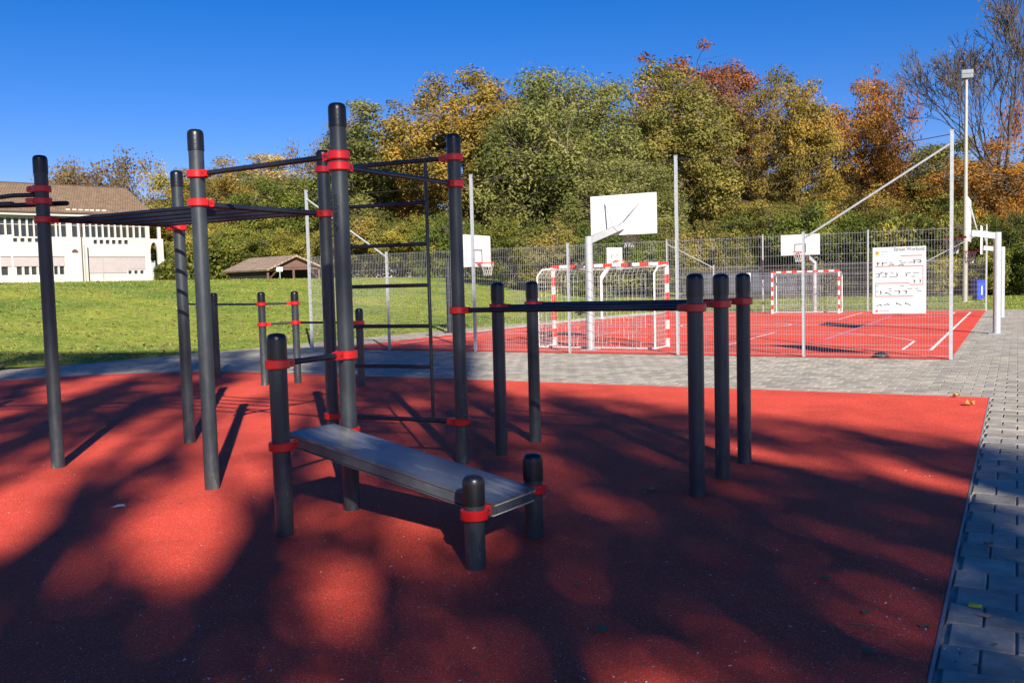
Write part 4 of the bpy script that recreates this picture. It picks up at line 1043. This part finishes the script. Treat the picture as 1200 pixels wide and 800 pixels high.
def make_tree(seed, H, R, base, nclump, per, size, crad=0.95, shell=2.0, trunk_r=0.3, droop=0.0, top=1.0, limbs=9, twig_frac=1.0, gap=0.0, elong=1.5, ry=None, bark='bark'):
    rs = np.random.RandomState(seed); f = lumps(rs)
    D = rs.normal(0, 1, (nclump, 3)); D /= np.linalg.norm(D, axis=1)[:, None]
    rad_ = rs.uniform(0, 1, nclump) ** (1 / shell) * f(D)
    cz = (H + base) / 2; rz_ = (H - base) / 2 * 0.93
    C_ = D * rad_[:, None] * np.array([R * 0.9, (ry or R) * 0.9, rz_]) + np.array([0, 0, cz])
    # crown narrower at the top
    hrel = np.clip((C_[:, 2] - base) / (H - base), 0, 1)
    C_[:, :2] *= (1 - (1 - top) * hrel)[:, None]
    if gap > 0: 
        keep = rs.uniform(0, 1, nclump) > gap; C_ = C_[keep]
    cr = crad * rs.uniform(0.6, 1.3, len(C_))
    cnt = (per * (cr / crad) ** 2).astype(int) + 4
    idx = np.repeat(np.arange(len(C_)), cnt)
    off = rs.normal(0, 1, (len(idx), 3)); off /= np.linalg.norm(off, axis=1)[:, None]
    offr = rs.uniform(0.15, 1, len(idx)) ** 0.6
    P = C_[idx] + off * (offr * cr[idx])[:, None] * np.array([1, 1, 0.72])
    if droop: P[:, 2] -= rs.exponential(droop, len(P))
    P[:, 2] = np.maximum(P[:, 2], 0.15)
    V, Fq = orient_leaves(P, size, rs, elong=elong, nrm=off)
    tone = rs.uniform(0, 1, len(C_))[idx] * 0.78 + rs.uniform(0, 1, len(idx)) * 0.22
    cm = fast_mesh('crown', V, Fq, 'fol_green', tone)
    # wood
    mb = MB(); tips = []
    th = base + (H - base) * 0.55
    tp = [Vector((0, 0, -0.3)), Vector((rs.normal(0, .1), rs.normal(0, .1), th * 0.35)), Vector((rs.normal(0, .25), rs.normal(0, .25), th * 0.7)), Vector((rs.normal(0, .5), rs.normal(0, .5), th))]
    mb.path(tp, [trunk_r * 1.25, trunk_r, trunk_r * 0.75, trunk_r * 0.4], 9)
    nodes = [tp[2], tp[3], tp[1].lerp(tp[2], .6)]
    sel = rs.choice(len(C_), min(limbs, len(C_)), replace=False)
    for k in sel:
        e = Vector(C_[k]) ; t = 0.25 + 0.7 * min(1, max(0, (e.z - base) / (H - base)))
        s_ = tp[1].lerp(tp[3], t) if False else Vector((tp[2].x * t, tp[2].y * t, th * (0.38 + 0.6 * t)))
        if s_.z > e.z: s_.z = max(base * 0.8, e.z * 0.75)
        mid = s_.lerp(e, 0.5) + Vector((rs.normal(0, .3), rs.normal(0, .3), 0.1 * (e - s_).length))
        r_ = trunk_r * 0.38
        mb.path([s_, s_.lerp(mid, .5) + Vector((0, 0, .1)), mid, mid.lerp(e, .5), e], [r_, r_ * .8, r_ * .6, r_ * .4, r_ * .15], 5, caps=False)
        nodes += [s_.lerp(mid, .5), mid, mid.lerp(e, .5), e]
    NA = np.array([tuple(q) for q in nodes])
    for k in range(len(C_)):
        if rs.uniform() > twig_frac: continue
        d = ((NA - C_[k]) ** 2).sum(1); j = int(d.argmin()); A_ = Vector(nodes[j]); e = Vector(C_[k])
        m_ = A_.lerp(e, .5) + Vector(rs.normal(0, .12, 3))
        mb.path([A_, m_, e], [0.035, 0.022, 0.008], 3, caps=False)
        for q in range(2):
            e2 = e + Vector(rs.normal(0, .6, 3)); mb.path([m_, e2], [0.016, 0.005], 3, caps=False)
    tmesh = mb.mesh('trunk', bark)
    return tmesh, cm
def bare_tree(seed, H, spread=0.5, levels=6, r0=0.34, upb=0.35, bark='bark', leaf=0, leafsize=0.2, tall_trunk=False):
    rs = random.Random(seed); mb = MB(); tips = []
    def rec(p, d, L, r, lv):
        k = 3 if lv < 3 else 2; pts = [p]; dd = d.copy()
        for i in range(k):
            dd = (dd + Vector((rs.gauss(0, .12), rs.gauss(0, .12), rs.gauss(0, .07) + upb * 0.12))).normalized()
            pts.append(pts[-1] + dd * L / k)
        r1 = r * 0.62
        mb.path(pts, [max(0.021 if tall_trunk else 0.014, r + (r1 - r) * i / k) for i in range(k + 1)], 8 if lv == 0 else (5 if lv < 3 else 3), caps=False)
        if lv >= levels: tips.append(pts[-1]); return
        nb = rs.choice((2, 3, 3)) if lv < 4 else rs.choice((2, 3))
        for i in range(nb):
            a_ = rs.uniform(0, 2 * math.pi) if lv else i * 2 * math.pi / nb + rs.uniform(-.5, .5)
            q = dd.cross(Vector((math.cos(a_), math.sin(a_), .3))).normalized()
            nd = (dd + q * rs.uniform(spread * .6, spread * 1.3) + Vector((0, 0, upb * 0.4))).normalized()
            st = pts[-1] if i < 2 else pts[-2].lerp(pts[-1], .4)
            rec(st, nd, L * rs.uniform(0.62, 0.86), r1 * (0.92 if i == 0 else 0.72), lv + 1)
    if tall_trunk:
        mb.path([(0, 0, -.3), (0.1, 0, H * .2), (0, 0, H * .40)], [r0 * 1.3, r0 * 1.1, r0], 10)
        for i in range(5):
            a_ = i * 2 * math.pi / 5 + rs.uniform(-.3, .3); k_ = 0.25 if i == 0 else rs.uniform(.5, .95)
            rec(Vector((0, 0, H * (0.40 - 0.035 * i))), Vector((math.cos(a_) * k_, math.sin(a_) * k_, 1)).normalized(), H * 0.19, r0 * .55, 1)
    else: rec(Vector((0, 0, -0.3)), Vector((0, 0, 1)), H * 0.27, r0, 0)
    tm_ = mb.mesh('trunk', bark)
    cm = None
    if leaf:
        r2 = np.random.RandomState(seed); T = np.array([tuple(t) for t in tips])
        idx = r2.randint(0, len(T), leaf); P = T[idx] + r2.normal(0, 0.45, (leaf, 3))
        V, Fq = orient_leaves(P, leafsize, r2); cm = fast_mesh('crown', V, Fq, 'fol_brown', r2.uniform(0, 1, leaf))
    return tm_, cm, max(t.z for t in tips)

PROTO = {
 'round': (*make_tree(11, 16, 6.2, 3.0, 260, 210, 0.148, 1.05, 2.6, limbs=12, gap=0.14), 16, 6.2),
 'big':   (*make_tree(12, 18, 6.8, 3.0, 360, 200, 0.148, 1.0, 2.8, trunk_r=0.42, limbs=14, gap=0.22), 18, 6.8),
 'tall':  (*make_tree(13, 18, 4.0, 2.0, 230, 190, 0.145, 0.95, 2.4, top=0.6, limbs=12, gap=0.06), 18, 4.0),
 'open':  (*make_tree(14, 17, 5.6, 4.0, 180, 140, 0.148, 0.9, 2.2, limbs=14, gap=0.22), 17, 5.6),
 'willow': (*make_tree(15, 15, 6.8, 0.8, 360, 230, 0.108, 1.05, 2.6, droop=0.35, limbs=12, elong=2.2, top=0.62), 15, 6.8),
 'bush':  (*make_tree(16, 5.0, 3.4, 0.2, 110, 190, 0.13, 0.75, 2.2, trunk_r=0.10, limbs=8), 5.0, 3.4),
 'hedge': (*make_tree(17, 7.0, 4.2, 0.2, 175, 210, 0.132, 0.9, 2.2, trunk_r=0.14, limbs=9), 7.0, 4.2),
}
bt = bare_tree(21, 22, 0.42, 7, 0.34, 0.35, leaf=900, leafsize=0.15, tall_trunk=True, bark='bark_dark')
bt2 = bare_tree(25, 13, 0.55, 6, 0.2, 0.3, leaf=4200, leafsize=0.19)
PROTO['bare'] = (bt[0], bt[1], bt[2], 6)
PROTO['thin'] = (bt2[0], bt2[1], bt2[2], 5)
for k_, p_ in list(PROTO.items()):
    me_ = p_[1]; c_ = np.empty(len(me_.vertices) * 3, np.float32); me_.vertices.foreach_get('co', c_); c_ = c_.reshape(-1, 3)
    PROTO[k_] = (p_[0], p_[1], float(np.percentile(c_[:, 2], 99.6)), float(np.percentile(np.abs(c_[:, 0]), 97.5)))
def tree(kind, name, label, cat, foliage_m, px, topy, depth, wpx=None, rz=None, group=None, zscale=None):
    tm_, cm, H0, R0 = PROTO[kind]
    base = at(px, 400, depth); zg_ = max(0, hgt(base.x, base.y)); top = at(px, topy, depth)
    Ht = top.z - zg_; s = Ht / H0; sx = s if wpx is None else (wpx / FPX * depth / 2) / R0
    t_ = thing(name, label, cat, (base.x, base.y, zg_), rz if rz is not None else (px * 1.7 + depth) % 6.28, group)
    t_.scale = (sx, sx, s)
    put('trunk', tm_, t_)
    if cm:
        c = put('crown', cm, t_); c.material_slots[0].link = 'OBJECT'; c.material_slots[0].material = MATS[foliage_m]
    return t_
T = [
 # kind, name, label, foliage, px, top y, depth, width px
 ('thin', 'bare_tree', 'thin half bare brown tree behind the roof of the white building', 'fol_brown', 85, 200, 118, 120),
 ('thin', 'bare_tree', 'thin half bare tree with orange leaves at the right end of the tiled roof', 'fol_brown', 150, 194, 112, 130),
 ('thin', 'autumn_tree', 'pale thin tree left of the first tall rig post group', 'fol_pale', 208, 205, 105, 80),
 ('round', 'autumn_tree', 'yellow green tree just right of the white building', 'fol_yellow', 240, 222, 100, 80),
 ('open', 'autumn_tree', 'golden brown tree behind the left side of the horizontal ladder', 'fol_gold', 262, 203, 92, 90),
 ('tall', 'autumn_tree', 'tall pale orange tree seen above the horizontal ladder', 'fol_pale', 318, 198, 94, 85),
 ('round', 'autumn_tree', 'green tree above the timber pavilion left of the wall bars', 'fol_green', 345, 217, 88, 95),
 ('thin', 'autumn_tree', 'thin twiggy brown tree directly behind the tallest rig post', 'fol_brown', 392, 168, 96, 90),
 ('tall', 'poplar_tree', 'tall light green tree just right of the tallest rig post', 'fol_willow', 432, 136, 88, 78),
 ('tall', 'autumn_tree', 'slim pale yellow tree between the rig posts', 'fol_pale', 475, 156, 92, 62),
 ('big', 'oak_tree', 'big golden orange oak rising behind the right rig post', 'fol_gold', 562, 80, 80, 165),
 ('open', 'autumn_tree', 'orange leaved tree in the gap right of the golden oak', 'fol_orange', 618, 150, 90, 70),
 ('willow', 'willow_tree', 'broad grey green willow left of the rear facing backboard', 'fol_willow', 668, 92, 72, 165),
 ('willow', 'willow_tree', 'lower grey green willow right of the rear facing backboard', 'fol_willow', 738, 190, 66, 130),
 ('round', 'beech_tree', 'dark red brown beech peeking over the big rounded green tree', 'fol_red', 828, 66, 96, 140),
 ('big', 'lime_tree', 'big rounded olive green tree in the middle of the wood', 'fol_olive', 800, 76, 78, 152),
 ('open', 'autumn_tree', 'brown purple thin crowned tree right of the big rounded tree', 'fol_brown', 888, 104, 90, 100),
 ('big', 'maple_tree', 'tall olive and yellow maple left of the red tree', 'fol_gold', 938, 84, 76, 104),
 ('open', 'maple_tree', 'red orange maple with a feathery top right of the yellow maple', 'fol_orange', 1014, 94, 78, 96),
 ('thin', 'bare_tree', 'fine twigged tree poking above the red orange maple', 'fol_red', 1022, 82, 82, 95),
 ('round', 'autumn_tree', 'low olive brown tree in the dip left of the floodlight mast', 'fol_olive', 1078, 165, 84, 110),
 ('bare', 'bare_tree', 'large leafless tree with fanning branches at the right edge', 'fol_brown', 1176, -8, 66, 215),
 ('open', 'maple_tree', 'orange maple below the leafless tree at the right edge', 'fol_orange', 1170, 165, 64, 135),
 ('thin', 'bare_tree', 'thin red brown tree at the far right above the hoops', 'fol_red', 1205, 110, 74, 110),
]
for i, (kind, nm, lab, fol, px, ty, dep, wp) in enumerate(T):
    if px < 500: ty -= 14; wp *= 1.15
    tree(kind, nm, lab, 'tree', fol, px, ty, dep, wp)
# understorey, each bush its own thing
BU = [
 ('hedge', 'fol_green', 236, 268, 98, 62, 'dark green bush beside the white building'),
 ('hedge', 'fol_yellow', 248, 262, 84, 70, 'bright yellow green bush left of the timber pavilion'),
 ('hedge', 'fol_green', 292, 258, 84, 90, 'green bush behind the ridge of the timber pavilion'),
 ('hedge', 'fol_yellow', 335, 268, 82, 90, 'yellow bush behind the pavilion gable'),
 ('hedge', 'fol_yellow', 385, 272, 80, 80, 'yellow bush behind the tallest rig post'),
 ('hedge', 'fol_olive', 430, 248, 76, 100, 'olive bush behind the wall bars, left half'),
 ('hedge', 'fol_yellow', 490, 255, 74, 90, 'yellow green bush behind the wall bars, right half'),
 ('hedge', 'fol_green', 535, 250, 70, 80, 'green bush behind the right rig post'),
 ('hedge', 'fol_dark', 600, 258, 62, 110, 'dark bush behind the left side basketball hoop'),
 ('hedge', 'fol_olive', 650, 262, 60, 90, 'olive bush above the left post of the near goal'),
 ('hedge', 'fol_green', 715, 262, 60, 110, 'green bush behind the small distant hoop'),
 ('hedge', 'fol_olive', 775, 262, 62, 100, 'olive bush above the right post of the near goal'),
 ('hedge', 'fol_olive', 828, 262, 70, 90, 'olive bush above the three dip bar posts'),
 ('hedge', 'fol_dark', 868, 244, 72, 90, 'dark green bush left of the far hoop, lower'),
 ('round', 'fol_olive', 905, 232, 72, 100, 'olive leaved small tree left of the far hoop'),
 ('hedge', 'fol_green', 962, 240, 68, 110, 'green bush directly behind the far hoop'),
 ('round', 'fol_gold', 1010, 222, 70, 110, 'golden small tree above the exercise board left corner'),
 ('hedge', 'fol_dark', 1052, 246, 64, 110, 'dark bush behind the exercise board'),
 ('hedge', 'fol_gold', 1092, 250, 62, 80, 'gold brown bush left of the floodlight mast'),
 ('hedge', 'fol_dark', 1128, 238, 60, 90, 'dark bush behind the blue bin'),
 ('hedge', 'fol_orange', 1160, 226, 61, 80, 'orange bush behind the right side hoops'),
 ('hedge', 'fol_dark', 1192, 252, 57, 80, 'dark green bush at the right edge of the photo'),
 ('bush', 'fol_green', 1175, 290, 56, 70, 'low green bush at the foot of the right edge trees'),
 ('bush', 'fol_yellow', 1100, 300, 58, 60, 'low yellow bush seen through the right end of the fence'),
 ('bush', 'fol_dark', 1215, 280, 55, 70, 'low dark bush partly cut by the right picture edge'),
]
for (k, fol, px, ty, dep, wp, lab) in BU:
    tree(k, 'small_tree' if k == 'round' else 'bush', lab, 'tree' if k == 'round' else 'bush', fol, px, ty, dep, wp)
# the wood continues: second rank, seen only through gaps
rk = random.Random(4)
for k in range(17):
    px = -40 + k * 80; tree(rk.choice(('round', 'big', 'open')), 'woodland_tree', 'tree of the second rank of the wood, glimpsed through gaps between nearer crowns', 'tree', rk.choice(('fol_green', 'fol_olive', 'fol_gold', 'fol_dark')), px + rk.uniform(-15, 15), {True: 262, False: rk.uniform(190, 230)}[px < 190], 118 + rk.uniform(-6, 8), 130, group='second rank of the wood')
# undergrowth closes the foot of the wood
rs = np.random.RandomState(9); P = []
for _ in range(52000):
    px = rs.uniform(185, 1260); Y = 72 + rs.uniform(-3, 9) + (10 if px < 520 else 0) - (10 if px > 1020 else 0)
    X = (px - 600) / FPX * Y; z = hgt(X, Y)
    h = 3.0 + 1.6 * math.sin(px * 0.031) + 0.9 * math.sin(px * 0.011 + 2)
    P.append((X, Y, z + rs.uniform(0, 1) ** 0.8 * max(1.2, h)))
P = np.array(P); V, Fq = orient_leaves(P, 0.26, rs)
ug = put('undergrowth', fast_mesh('undergrowth', V, Fq, 'fol_dark', rs.uniform(0, 1, len(P)))); tag(ug, 'dense dark undergrowth along the foot of the wood', 'undergrowth', kind='stuff')

# unseen trees behind the viewer, crowns shaped to throw the dappled shade over the playground
def sq(q, s):    # q across the shadow direction (to the right), s along it
    c_, n_ = math.cos(SUN_AZ), math.sin(SUN_AZ); return (q * c_ - s * n_, q * n_ + s * c_)
def project(X, Y, Z=0.0):
    z = Z - EYE; cp, sp = math.cos(PITCH), math.sin(PITCH)
    y2 = Y * cp - z * sp; z2 = Y * sp + z * cp; u = X / y2 * FPX; v = z2 / y2 * FPX
    c, n_ = math.cos(ROLL), math.sin(ROLL)
    return 600 + u * c - v * n_, 400 - (u * n_ + v * c)
def fbm(q, s_, rs_, octs=5, st=4.5):
    out = np.zeros_like(q); amp = 1.0
    for o_ in range(octs):
        f_ = 0.55 * 1.9 ** o_
        for _ in range(4):
            th = rs_.uniform(-0.9, 0.9); ph_ = rs_.uniform(0, 6.28)
            kx, ky = math.cos(th) * f_ * 2, math.sin(th) * f_ * 2 / st + rs_.uniform(-.5, .5) * f_
            out += amp * np.sin(kx * q + ky * s_ + ph_) / 4
        amp *= 0.84
    return out
# shade pattern in view pixels, set as canopy leaf layers, from (cx, cy, rx, ry, slope, layers)
BLOBS = [(740, 490, 160, 24, 0.1, 0.9), (520, 640, 160, 90, 0, 0.35), (920, 690, 320, 130, 0, 0.75), (60, 690, 60, 40, -0.6, -0.9), (200, 745, 60, 30, -0.6, -0.7), (388, 512, 20, 50, -0.1, -2.2), (250, 478, 14, 30, -0.2, -1.2), (255, 605, 100, 75, -0.5, -3.6), (20, 620, 55, 50, -0.3, -2.6), (150, 535, 90, 26, -0.35, -1.3), (300, 520, 45, 55, 0, -1.5), (110, 448, 150, 12, 0, -1.1), (420, 470, 90, 30, 0, -1.0),
         (480, 610, 95, 26, 0.1, -1.5), (700, 592, 110, 24, 0.25, -0.9), (960, 545, 120, 10, 0.17, -1.5), (1085, 665, 70, 14, 0.35, -1.6), (1030, 715, 80, 22, 0.3, -1.3), (850, 765, 60, 40, 0.5, -1.5),
         (840, 612, 60, 12, 0.2, -0.8), (560, 760, 70, 30, 0, -0.4), (230, 700, 60, 40, -0.6, -0.8), (390, 690, 60, 40, -0.5, -0.8), (60, 700, 60, 25, -0.6, -0.6),
         (1000, 605, 150, 38, 0.15, 1.0), (660, 750, 140, 60, 0, 0.9), (1160, 680, 70, 110, 0, 0.8), (80, 770, 170, 40, 0, 1.0), (330, 760, 60, 60, -0.8, 0.9), (860, 545, 70, 22, 0.2, 0.7), (770, 680, 120, 45, 0.1, 0.8), (470, 425, 110, 14, 0, 0.9)]
def layers(q, s_):
    X = q * math.cos(SUN_AZ) - s_ * math.sin(SUN_AZ); Y = q * math.sin(SUN_AZ) + s_ * math.cos(SUN_AZ)
    ok = Y > 2.2; Yc = np.where(ok, Y, 2.2)
    c, n_ = math.cos(PITCH), math.sin(PITCH); y2 = Yc * c + EYE * n_; z2 = Yc * n_ - EYE * c
    u = X / y2 * FPX; v = z2 / y2 * FPX
    px_, py_ = 600 + u * math.cos(ROLL) - v * math.sin(ROLL), 400 - (u * math.sin(ROLL) + v * math.cos(ROLL))
    t_ = np.full(q.shape, 1.30)
    for (cx_, cy_, rx_, ry_, sl_, a_) in BLOBS:
        dx = (px_ - cx_) / rx_; dy = (py_ - cy_ - sl_ * (px_ - cx_)) / ry_
        t_ += a_ * np.exp(-(dx * dx + dy * dy) ** 1.2)
    t_ += 1.25 * fbm(q, s_, np.random.RandomState(77))
    def ss(a_, b_, x): k = np.clip((x - a_) / (b_ - a_), 0, 1); return k * k * (3 - 2 * k)
    # leaves left out beyond this edge: the right back of the playground, the court and the far lawn stay sunlit
    lim = 447 + 0.12 * (px_ - 560)
    t_ *= np.where(px_ > 560, ss(-8, 20, py_ - lim), 1) * ss(398, 412, py_ + np.clip(px_ - 560, 0, 60) * -0.5)
    t_ = np.where(ok, t_, 1.3)
    return np.clip(t_, 0, 3.2)
def shade_tree(label, seed, q0, q1, st, stems, fol):
    """tall tree behind the viewer; its leaves are placed to print the set shade pattern on the ground"""
    rs_ = np.random.RandomState(seed); qc = (q0 + q1) / 2; n_ = int((q1 - q0) * 24.5 * 1.0 / 0.0112 * 3.2 * 2.3)
    q = rs_.uniform(q0, q1, n_) + rs_.normal(0, 0.25, n_); s_ = rs_.uniform(1.5, 26, n_)
    keep = rs_.uniform(0, 3.2, n_) < layers(q, s_); q = q[keep]; s_ = s_[keep]; n_ = len(q)
    off = rs_.uniform(-3.6, 3.6, n_)
    tan = math.tan(SUN_EL); z = (s_ - st + off) * tan; sp = st - off
    X = q * math.cos(SUN_AZ) - sp * math.sin(SUN_AZ); Y = q * math.sin(SUN_AZ) + sp * math.cos(SUN_AZ)
    bx_, by_ = sq(qc, st)
    V, Fq = orient_leaves(np.stack([X - bx_, Y - by_, z], 1), 0.125, rs_)
    t_ = thing('autumn_tree', label, 'tree', (bx_, by_, 0), 0.0)
    put('crown', fast_mesh('crown', V, Fq, fol, rs_.uniform(0, 1, n_)), t_)
    mb = MB(); th = 17.0
    mb.path([(0, 0, -.3), (0.05, 0.1, 6), (-0.05, 0, 12), (0, 0, th)], [0.36, 0.3, 0.25, 0.18], 12)
    for (qa, sa, qb, sb_, r_) in stems:      # limbs: (q, s) of the ground they shade at each end
        za, zb_ = (sa - st) * tan, (sb_ - st) * tan
        def P_(qq, zz, o=0): 
            x_, y_ = sq(qq, st + o); return Vector((x_ - bx_, y_ - by_, zz))
        a_, b_ = P_(qa, za), P_(qb, zb_); root = Vector((0, 0, min(za - 3.0, th - 1)))
        j = rs_.uniform(-.12, .12, 3)
        pts_ = [root, root.lerp(a_, .6) + Vector((0, 0, -.3)), a_, a_.lerp(b_, .35) + Vector(j), a_.lerp(b_, .7) - Vector(j) * .8, b_]
        mb.path(pts_, [r_ * 1.3, r_ * 1.15, r_, r_ * .85, r_ * .6, r_ * .3], 7, caps=False)
        for k in range(9):
            f_ = rs_.uniform(.1, .95); p = a_.lerp(b_, f_); d_ = Vector((rs_.choice((-1, 1)) * rs_.uniform(.5, 1.3), rs_.uniform(-.8, .8), rs_.uniform(.6, 2.2)))
            mb.path([p, p + d_ * .5, p + d_ + Vector(rs_.normal(0, .15, 3))], [r_ * .35, r_ * .22, .012], 4, caps=False)
    put('trunk', mb.mesh('trunk', 'bark'), t_)
shade_tree('broad gold leaved tree behind the viewer to the right, crown shaped to shade the right foreground', 31, 2.4, 9.0, -33.0, [(4.2, 2.5, 4.9, 8.5, .14), (3.2, 4, 3.0, 10, .12), (6.0, 3, 6.3, 8, .09), (3.9, 8, 3.4, 12, .09), (5.2, 6, 5.9, 9.5, .08)], 'fol_gold')
shade_tree('tall tree straight behind the viewer, crown shaped to shade the middle of the playground', 32, -3.2, 2.4, -34.0, [(-1.9, 5.0, -0.95, 13.5, .15), (-0.62, 3.2, -0.08, 9.0, .22), (-0.1, 7.5, 0.2, 15, .11), (1.2, 3.5, 1.9, 12, .12), (-1.85, 8.5, -1.1, 18, .12), (0.8, 9, 0.3, 19, .11), (-2.7, 8, -2.0, 16, .13), (-1.35, 5.2, -1.7, 9, .09), (1.9, 9, 1.3, 17, .09), (-2.9, 6, -3.1, 12, .10)], 'fol_olive')
shade_tree('tall tree behind the viewer to the left, crown shaped to streak the left of the playground', 33, -11.5, -3.2, -34.0, [(-3.4, 8.5, -2.6, 18, .17), (-3.9, 11, -3.0, 19, .12), (-4.8, 11, -4.4, 21, .15), (-6.2, 13, -5.6, 23, .12), (-8, 14, -7.6, 22, .12), (-5.3, 14, -4.6, 22, .10), (-4.2, 15, -5.2, 22, .09), (-7.2, 13, -6.4, 21, .10)], 'fol_yellow')

# ------------------------------------------------------------------ litter
rs = random.Random(12)
def leaf(x, y, s, m, label=None, cat=None, name='fallen_leaf', curl=0.25, rz=None, group=None):
    mb = MB(); n_ = 10; vs = [(0, 0, 0.010 * s / 0.05)]
    for i in range(n_):
        a_ = 2 * math.pi * i / n_; r = s * (0.55 + 0.4 * abs(math.cos(a_ * 1.5)) + rs.uniform(-.06, .06)) * (1 if abs(math.cos(a_)) > .3 else .8)
        vs.append((r * math.cos(a_), r * 0.7 * math.sin(a_), abs(math.sin(a_ * 1.5 + s * 90)) * curl * s + 0.002))
    mb.add(vs, [(0, 1 + i, 1 + (i + 1) % n_) for i in range(n_)])
    o_ = mb.build(name, m, None, (x, y, 0.011), rs.uniform(0, 6) if rz is None else rz, smooth=False)
    return tag(o_, label, cat, group)
def gp(px, py):
    r = ray(px, py); t = -EYE / r.z; return r.x * t, r.y * t
leaf(*gp(1137, 476), 0.075, 'leaf_yellow', 'yellow curled leaf near the corner of the red surface', 'leaf', curl=0.9)
leaf(*gp(1121, 466), 0.07, 'leaf_yellow', 'tan leaf lying on the pavers left of the red corner', 'leaf', curl=0.7)
leaf(*gp(774, 549), 0.045, 'leaf_yellow', 'small yellow leaf left of the nearest dip bar post, upper one', 'leaf')
leaf(*gp(763, 575), 0.045, 'leaf_yellow', 'small yellow green leaf left of the nearest dip bar post, lower one', 'leaf')
leaf(*gp(677, 687), 0.035, 'leaf_brown', 'dark crumpled leaf right of the bench, near the bottom', 'leaf')
leaf(*gp(967, 680), 0.042, 'leaf_green', 'dark green leaf on the red surface at lower right', 'leaf')
leaf(*gp(1015, 720), 0.040, 'leaf_green', 'grey green leaf above the thin twig', 'leaf')
leaf(*gp(1016, 767), 0.040, 'leaf_green', 'grey green leaf below the thin twig', 'leaf')
leaf(*gp(1084, 737), 0.036, 'leaf_green', 'round green leaf near the paving edge', 'leaf')
leaf(*gp(706, 741), 0.05, 'leaf_green', 'pale green leaf at the bottom centre of the red surface', 'leaf')
leaf(*gp(1158, 640), 0.05, 'leaf_brown', 'brown leaf on a paver beside the red edge', 'leaf')
x, y = gp(139, 595)
mb = MB(); mb.add([(-0.055, -0.02, 0.004), (0.02, -0.03, 0.012), (0.055, 0.0, 0.004), (0.03, 0.03, 0.016), (-0.03, 0.03, 0.006), (0, 0, 0.022)], [(0, 1, 5), (1, 2, 5), (2, 3, 5), (3, 4, 5), (4, 0, 5)])
tag(mb.build('paper_scrap', 'paper_white', None, (x, y, 0.008), 0.2, smooth=False), 'crumpled white paper scrap on the red surface at left', 'litter')
x, y = gp(1142.5, 711)
mb = MB(); mb.add([(-0.03, -0.012, 0), (0.03, -0.016, 0), (0.034, 0.012, 0.002), (-0.026, 0.018, 0.003), (-0.03, -0.01, 0.014), (0.03, -0.012, 0.017), (0.033, 0.011, 0.012), (-0.026, 0.016, 0.018)], [(0, 3, 2, 1), (4, 5, 6, 7), (0, 1, 5, 4), (1, 2, 6, 5), (2, 3, 7, 6), (3, 0, 4, 7)])
tag(mb.build('candy_wrapper', 'wrapper_yellow', None, (x, y, 0.003), -0.4, smooth=False), 'small shiny yellow wrapper on a paver', 'litter')
x, y = gp(1152, 721)
tag(MB().box((0, 0, 0.002), (0.055, 0.04, 0.003)).build('card_scrap', 'card_pink', None, (x, y, 0.003), -0.9, smooth=False), 'small brownish pink card beside the yellow wrapper', 'litter')
tw = [gp(992, 733), gp(1005, 734), gp(1020, 735), gp(1034, 738), gp(1044, 739)]
tag(MB().path([(p[0], p[1], 0.012 + 0.004 * math.sin(i * 2)) for i, p in enumerate(tw)], [.004, .004, .003, .003, .0015], 5).build('twig', 'bark'), 'thin dark twig on the red surface at lower right', 'twig')
tw = [gp(635, 588), gp(640, 582), gp(646, 578)]
tag(MB().path([(p[0], p[1], 0.013) for p in tw], [.004, .004, .002], 5).build('twig', 'bark_pale'), 'short pale twig beside the stub post of the bench', 'twig')
# many tiny bits
def bits(name, m, n_, smin, smax, label, seed):
    rs2 = np.random.RandomState(seed); P = []
    while len(P) < n_:
        Y = 3.4 + 16 * rs2.uniform() ** 1.7; X = rs2.uniform(-0.6, 0.6) * Y
        u, v = UV(X, Y)
        if v > -0.3: continue
        P.append((X, Y, 0.012 if is_red(u, v) else 0.005))
    P = np.array(P); ang = rs2.uniform(0, 6.28, n_); s = rs2.uniform(smin, smax, n_)
    a_ = np.stack([np.cos(ang), np.sin(ang), rs2.uniform(-.2, .3, n_)], 1) * s[:, None]; b_ = np.stack([-np.sin(ang), np.cos(ang), rs2.uniform(0, .4, n_)], 1) * s[:, None] * 0.4
    V = np.stack([P - a_, P + b_, P + a_, P - b_ * 0.6], 1).reshape(-1, 3); V[:, 2] = np.maximum(V[:, 2], P[:, 2].repeat(4) - 0.004)
    o_ = put(name, fast_mesh(name, V, np.arange(4 * n_).reshape(-1, 4), m)); tag(o_, label, 'litter', kind='stuff')
bits('pale_grit', 'paper_white', 900, 0.004, 0.012, 'tiny pale bits of grit scattered on the red surface', 3)
bits('leaf_crumbs', 'leaf_brown', 700, 0.008, 0.026, 'crumbs of dry brown leaves scattered over the ground', 4)

# fallen leaves on the lawn
rs2 = np.random.RandomState(8); P = []
while len(P) < 2600:
    px = rs2.uniform(-40, 1240); Y = 18 + 40 * rs2.uniform() ** 1.3; X = (px - 600) / FPX * Y; u, v = UV(X, Y)
    if v < 23.2:
        if u < edge_u(v) - 0.3: continue
    elif v < 23.5: continue
    P.append((X, Y, hgt(X, Y) + 0.05))
V, Fq = orient_leaves(np.array(P), 0.085, rs2, up=1.2)
tag(put('fallen_leaves', fast_mesh('fallen_leaves', V, Fq, 'leaf_brown')), 'scattered dry brown leaves lying on the lawn', 'leaves', kind='stuff')
